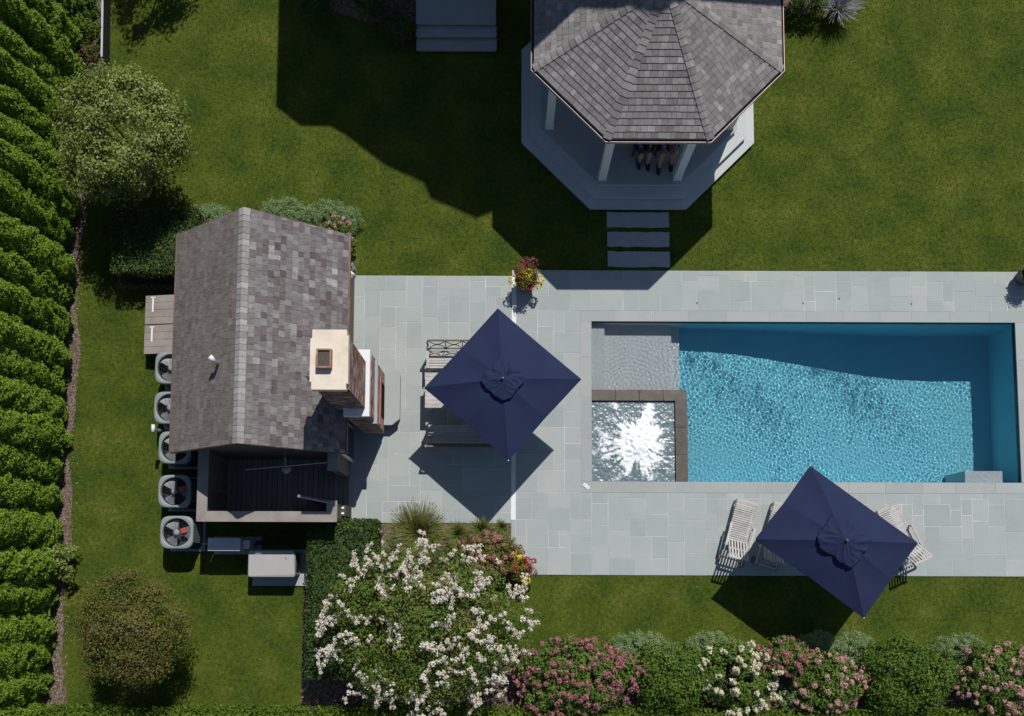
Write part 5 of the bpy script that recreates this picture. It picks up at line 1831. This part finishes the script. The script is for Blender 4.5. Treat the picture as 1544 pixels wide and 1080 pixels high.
pot('pot just past the right edge whose leafy shadow falls on the deck', 1562, 408, .7, [(0, .1, .2, .2, 'maroon', 80), (-.2, -.1, .1, .15, 'yellow', 50)], 73)

# ------------------------------------------------------------------ people in the gazebo


def chair(loc, rot, label):
    t_ = thing('armchair', label, 'chair', loc, rot, 'wicker armchairs in the gazebo')
    MB().box((0, 0, .36), (.56, .60, .12)).build('seat', MT['wicker'], t_, bevel=.03, world=False)
    MB().box((0, .31, .62), (.58, .09, .62), np.array(Matrix.Rotation(-.15, 3, 'X'))).build('backrest', MT['wicker'], t_, bevel=.03, world=False)
    for sx in (-1, 1):
        MB().box((sx * .30, .0, .58), (.07, .60, .06)).build('armrest', MT['wicker'], t_, bevel=.02, world=False)
        for y in (-.25, .25):
            MB().box((sx * .28, y, .28), (.05, .05, .56)).build('leg', MT['wicker'], t_, world=False)
    return t_


def person(loc, rot, label, shirt, pants, kn, ft, seed, arm_l, arm_r):
    """seated, facing -y, floor at 0"""
    t_ = thing('person', label, 'person', loc, rot)
    Vx, E_, R_ = [], [], []

    def v(p, r, link=None):
        Vx.append(p)
        R_.append(r)
        if link is not None:
            E_.append((link, len(Vx) - 1))
        return len(Vx) - 1
    pel = v((0, .05, .52), .15)
    sp = v((0, .10, .72), .135, pel)
    che = v((0, .10, .96), .15, sp)
    nk0 = v((0, .08, 1.12), .075, che)
    nk = v((0, .06, 1.20), .055, nk0)
    h1 = v((0, .03, 1.28), .085, nk)
    h2 = v((0, .02, 1.38), .098, h1)
    v((0, .03, 1.47), .07, h2)
    for sx in (-1, 1):
        hp_ = v((sx * .10, .0, .52), .10, pel)
        k0 = v((sx * .12, -.25, .535), .095, hp_)
        k1 = v((sx * (.12 + kn), -.46, .53), 0.084, k0)
        c1 = v((sx * (.12 + kn) * 1.0, -.47 - ft[sx > 0] * .4, .34), .074, k1)
        an_ = v((sx * (.12 + kn), -.46 - ft[sx > 0], .10), .050, c1)
        v((sx * (.13 + kn), -.60 - ft[sx > 0], .045), .034, an_)
        sh0 = v((sx * .17, .09, 1.08), .062, che)
        el = v((sx * .27, -.02, .84), .043, sh0)
        arm = arm_l if sx < 0 else arm_r
        wr0 = v(arm, .028, el)
        d = Vector(arm) - Vector(Vx[el])
        d.normalize()
        pm = v(tuple(Vector(arm) + d * .055), .034, wr0)
        sd_ = d.cross(Vector((0, 0, 1))).normalized()
        for q in range(4):
            f0 = v(tuple(Vector(arm) + d * .10 + sd_ * (q - 1.5) * .021), .0095, pm)
            f1 = v(tuple(Vector(Vx[f0]) + d * (.035 + .006 * (q in (1, 2))) + Vector((0, 0, -.012))), .0085, f0)
            v(tuple(Vector(Vx[f1]) + d * .02 + Vector((0, 0, -.026))), .008, f1)
        th_ = v(tuple(Vector(arm) + d * .05 + sd_ * sx * -.045), .010, pm)
        v(tuple(Vector(Vx[th_]) + d * .035 + sd_ * sx * -.008), .009, th_)
    me = bpy.data.meshes.new('body_skeleton')
    me.from_pydata(Vx, E_, [])
    ob = bpy.data.objects.new('body_skeleton', me)
    COL.objects.link(ob)
    md = ob.modifiers.new('skin', 'SKIN')
    for i, r_ in enumerate(R_):
        me.skin_vertices[0].data[i].radius = (r_, r_)
        me.skin_vertices[0].data[i].use_root = (i == 0)
    ss = ob.modifiers.new('sub', 'SUBSURF')
    ss.levels = ss.render_levels = 2
    dg = bpy.context.evaluated_depsgraph_get()
    bm_ = bpy.data.meshes.new_from_object(ob.evaluated_get(dg))
    bpy.data.objects.remove(ob)
    bm_.materials.clear()
    for m_ in ('skin', shirt, pants):
        bm_.materials.append(MT[m_])
    for p_ in bm_.polygons:
        x, y, z = p_.center
        mi = 0
        if .60 < z < 1.16 and y > -.27 and not (z < .66 and y < -.12 and abs(x) < .1):
            mi = 1
        elif z <= .68 and z > .42 and y > -.44 and abs(x) < .30:
            mi = 2
        p_.material_index = mi
        p_.use_smooth = True
    bm_.name = 'body'
    place('body', bm_, t_)
    MB().lathe([(.02, 1.515), (.075, 1.505), (.108, 1.46), (.118, 1.40), (.10, 1.35)][::-1], 18, (0, .045, 0)).build('hair', MT['hair'], t_, smooth=True, world=False)
    hd = MB().lathe([(.004, -.02), (.016, -.005), (.010, .03)], 8, (0, -.075, 1.34))
    hd.build('nose', MT['skin'], t_, smooth=True, world=False)
    for sx in (-1, 1):
        MB().lathe([(.003, -.008), (.009, 0), (.003, .008)], 8, (sx * .035, -.070, 1.375)).build('eye', MT['dark'], t_, smooth=True, world=False)
        fx_, fy_ = sx * (.13 + kn), -.46 - ft[sx > 0]
        V, F = [], []
        prof_ = ((.085, .048, .12), (.04, .056, .135), (-.05, .058, .125), (-.14, .060, .10), (-.20, .050, .075), (-.235, .026, .045))
        for yy, ww, hh_ in prof_:
            V += [(fx_ - ww, fy_ + yy, .0), (fx_ - ww * .85, fy_ + yy, hh_ * .8), (fx_, fy_ + yy, hh_), (fx_ + ww * .85, fy_ + yy, hh_ * .8), (fx_ + ww, fy_ + yy, .0)]
        for i in range(len(prof_) - 1):
            for k in range(4):
                a_ = i * 5 + k
                F.append((a_, a_ + 1, a_ + 6, a_ + 5))
        F += [(4, 3, 2, 1, 0), tuple(len(V) - 5 + k for k in range(5))]
        MB().add(V, F).build('shoe', MT['dark'], t_, smooth=True, world=False)
    return t_


zf = .482
k2 = P(1006, 223, zf + .55)
k1_ = P(971, 219, zf + .55)
p2 = (k2[0] + .02, k2[1] + .24, zf)
p1 = (k1_[0], k1_[1] + .18, zf)
person(p1, 0.1, 'seated person in blue shirt in the gazebo, left of the two', 'shirt', 'shorts', .0, (-.06, .02), 1, (-.10, -.30, .66), (.12, -.32, .66))
chair((p1[0], p1[1] + .06, zf), 0.1, 'dark armchair of the left seated person in the gazebo')
person(p2, 0.0, 'seated person with rust shorts and black shoes in the gazebo, right of the two', 'shirt', 'rust', .05, (.10, .0), 2, (-.12, -.28, .66), (.20, -.36, .70))
chair((p2[0], p2[1] + .06, zf), 0.0, 'dark armchair of the right seated person in the gazebo')
o = MB().lathe([(.028, 0), (.036, .10), (.036, .105), (.030, .105), (.026, .01)], 16, (p2[0] + .235, p2[1] - .46, zf + .66)).build('cup', MT['white'], smooth=True)
tag(o, 'white cup held by the right seated person in the gazebo', 'cup')

# ------------------------------------------------------------------ lawn blades and small litter
rg = np.random.default_rng(77)
n = 330000
bx_ = rg.uniform(-12.75, 15.6, n)
by_ = rg.uniform(-3.7, 17.6, n)
ok = np.ones(n, bool)


def cut(x0, y0, x1, y1):
    global ok
    ok &= ~((bx_ > x0) & (bx_ < x1) & (by_ > y0) & (by_ < y1))


cut(-4.74, 1.5, .03, 8.712)
cut(.0, .080, 18, 8.890)
cut(HX0 + .2, 1.2, HX1, HY1)
cut(-5.85, -4, 18, -2.3)
cut(-5.85, -4, -.1, 1.5)
cut(sxa, sya, sxb, HY0)
cut(-2.75, 15.2, -.3, 18)
ok &= ~((np.abs(bx_ - GC[0]) < 3.38) & (np.abs(by_ - GC[1]) < 3.38) & (np.abs(bx_ - GC[0]) + np.abs(by_ - GC[1]) < 3.38 * 1.414))
for a_, b_ in ((320.5, 343), (350, 372), (379.5, 402.5)):
    q0, q1 = P(915, b_, 0), P(1009, a_, 0)
    cut(q0[0] - .01, q0[1], q1[0] + .01, q1[1])
ok &= bx_ > -12.56 + .09 * np.sin(by_ * 1.3)
bx_, by_ = bx_[ok], by_[ok]
n = len(bx_)
h_ = rg.uniform(.018, .05, n)
a_ = rg.uniform(0, 6.283, n)
w_ = rg.uniform(.005, .010, n)
ln = rg.normal(size=(n, 2)) * .024
b0 = np.stack([bx_, by_, np.zeros(n)], 1)
sd = np.stack([np.cos(a_) * w_, np.sin(a_) * w_, np.zeros(n)], 1)
tp = b0 + np.stack([ln[:, 0], ln[:, 1], h_], 1)
V = np.stack([b0 - sd, b0 + sd, tp], 1).reshape(-1, 3)
o = place('grass_blades', fastmesh('grass_blades', V, np.arange(3 * n).reshape(n, 3), MT['blade'], np.clip(rg.normal(.40, .20, n) + (rg.random(n) < .02) * .5, 0, 1)))
tag(o, 'short mown grass covering the lawn', 'grass', kind='stuff')
# chips on the mulch strips
n = 5000
cx2 = -12.75 + rg.normal(size=n) * .14
cy2 = rg.uniform(-4, 17.5, n)
pt = np.stack([cx2, cy2, np.full(n, .022)], 1)
V, F, T = leaf_quads(pt, np.tile([0, 0, 1.0], (n, 1)), rg.uniform(.02, .06, n), .5, .5, rng=rg)
m_ = mat('wood_chips', [(.10, .07, .055), (.22, .17, .14), (.42, .36, .31)], scale=20, nz=.3, tone=1.2, rough=.9)
o = place('wood_chips', fastmesh('wood_chips', V, F, m_, T))
tag(o, 'scattered pale wood chips on the mulch beside the arborvitae', 'wood chips', kind='stuff')
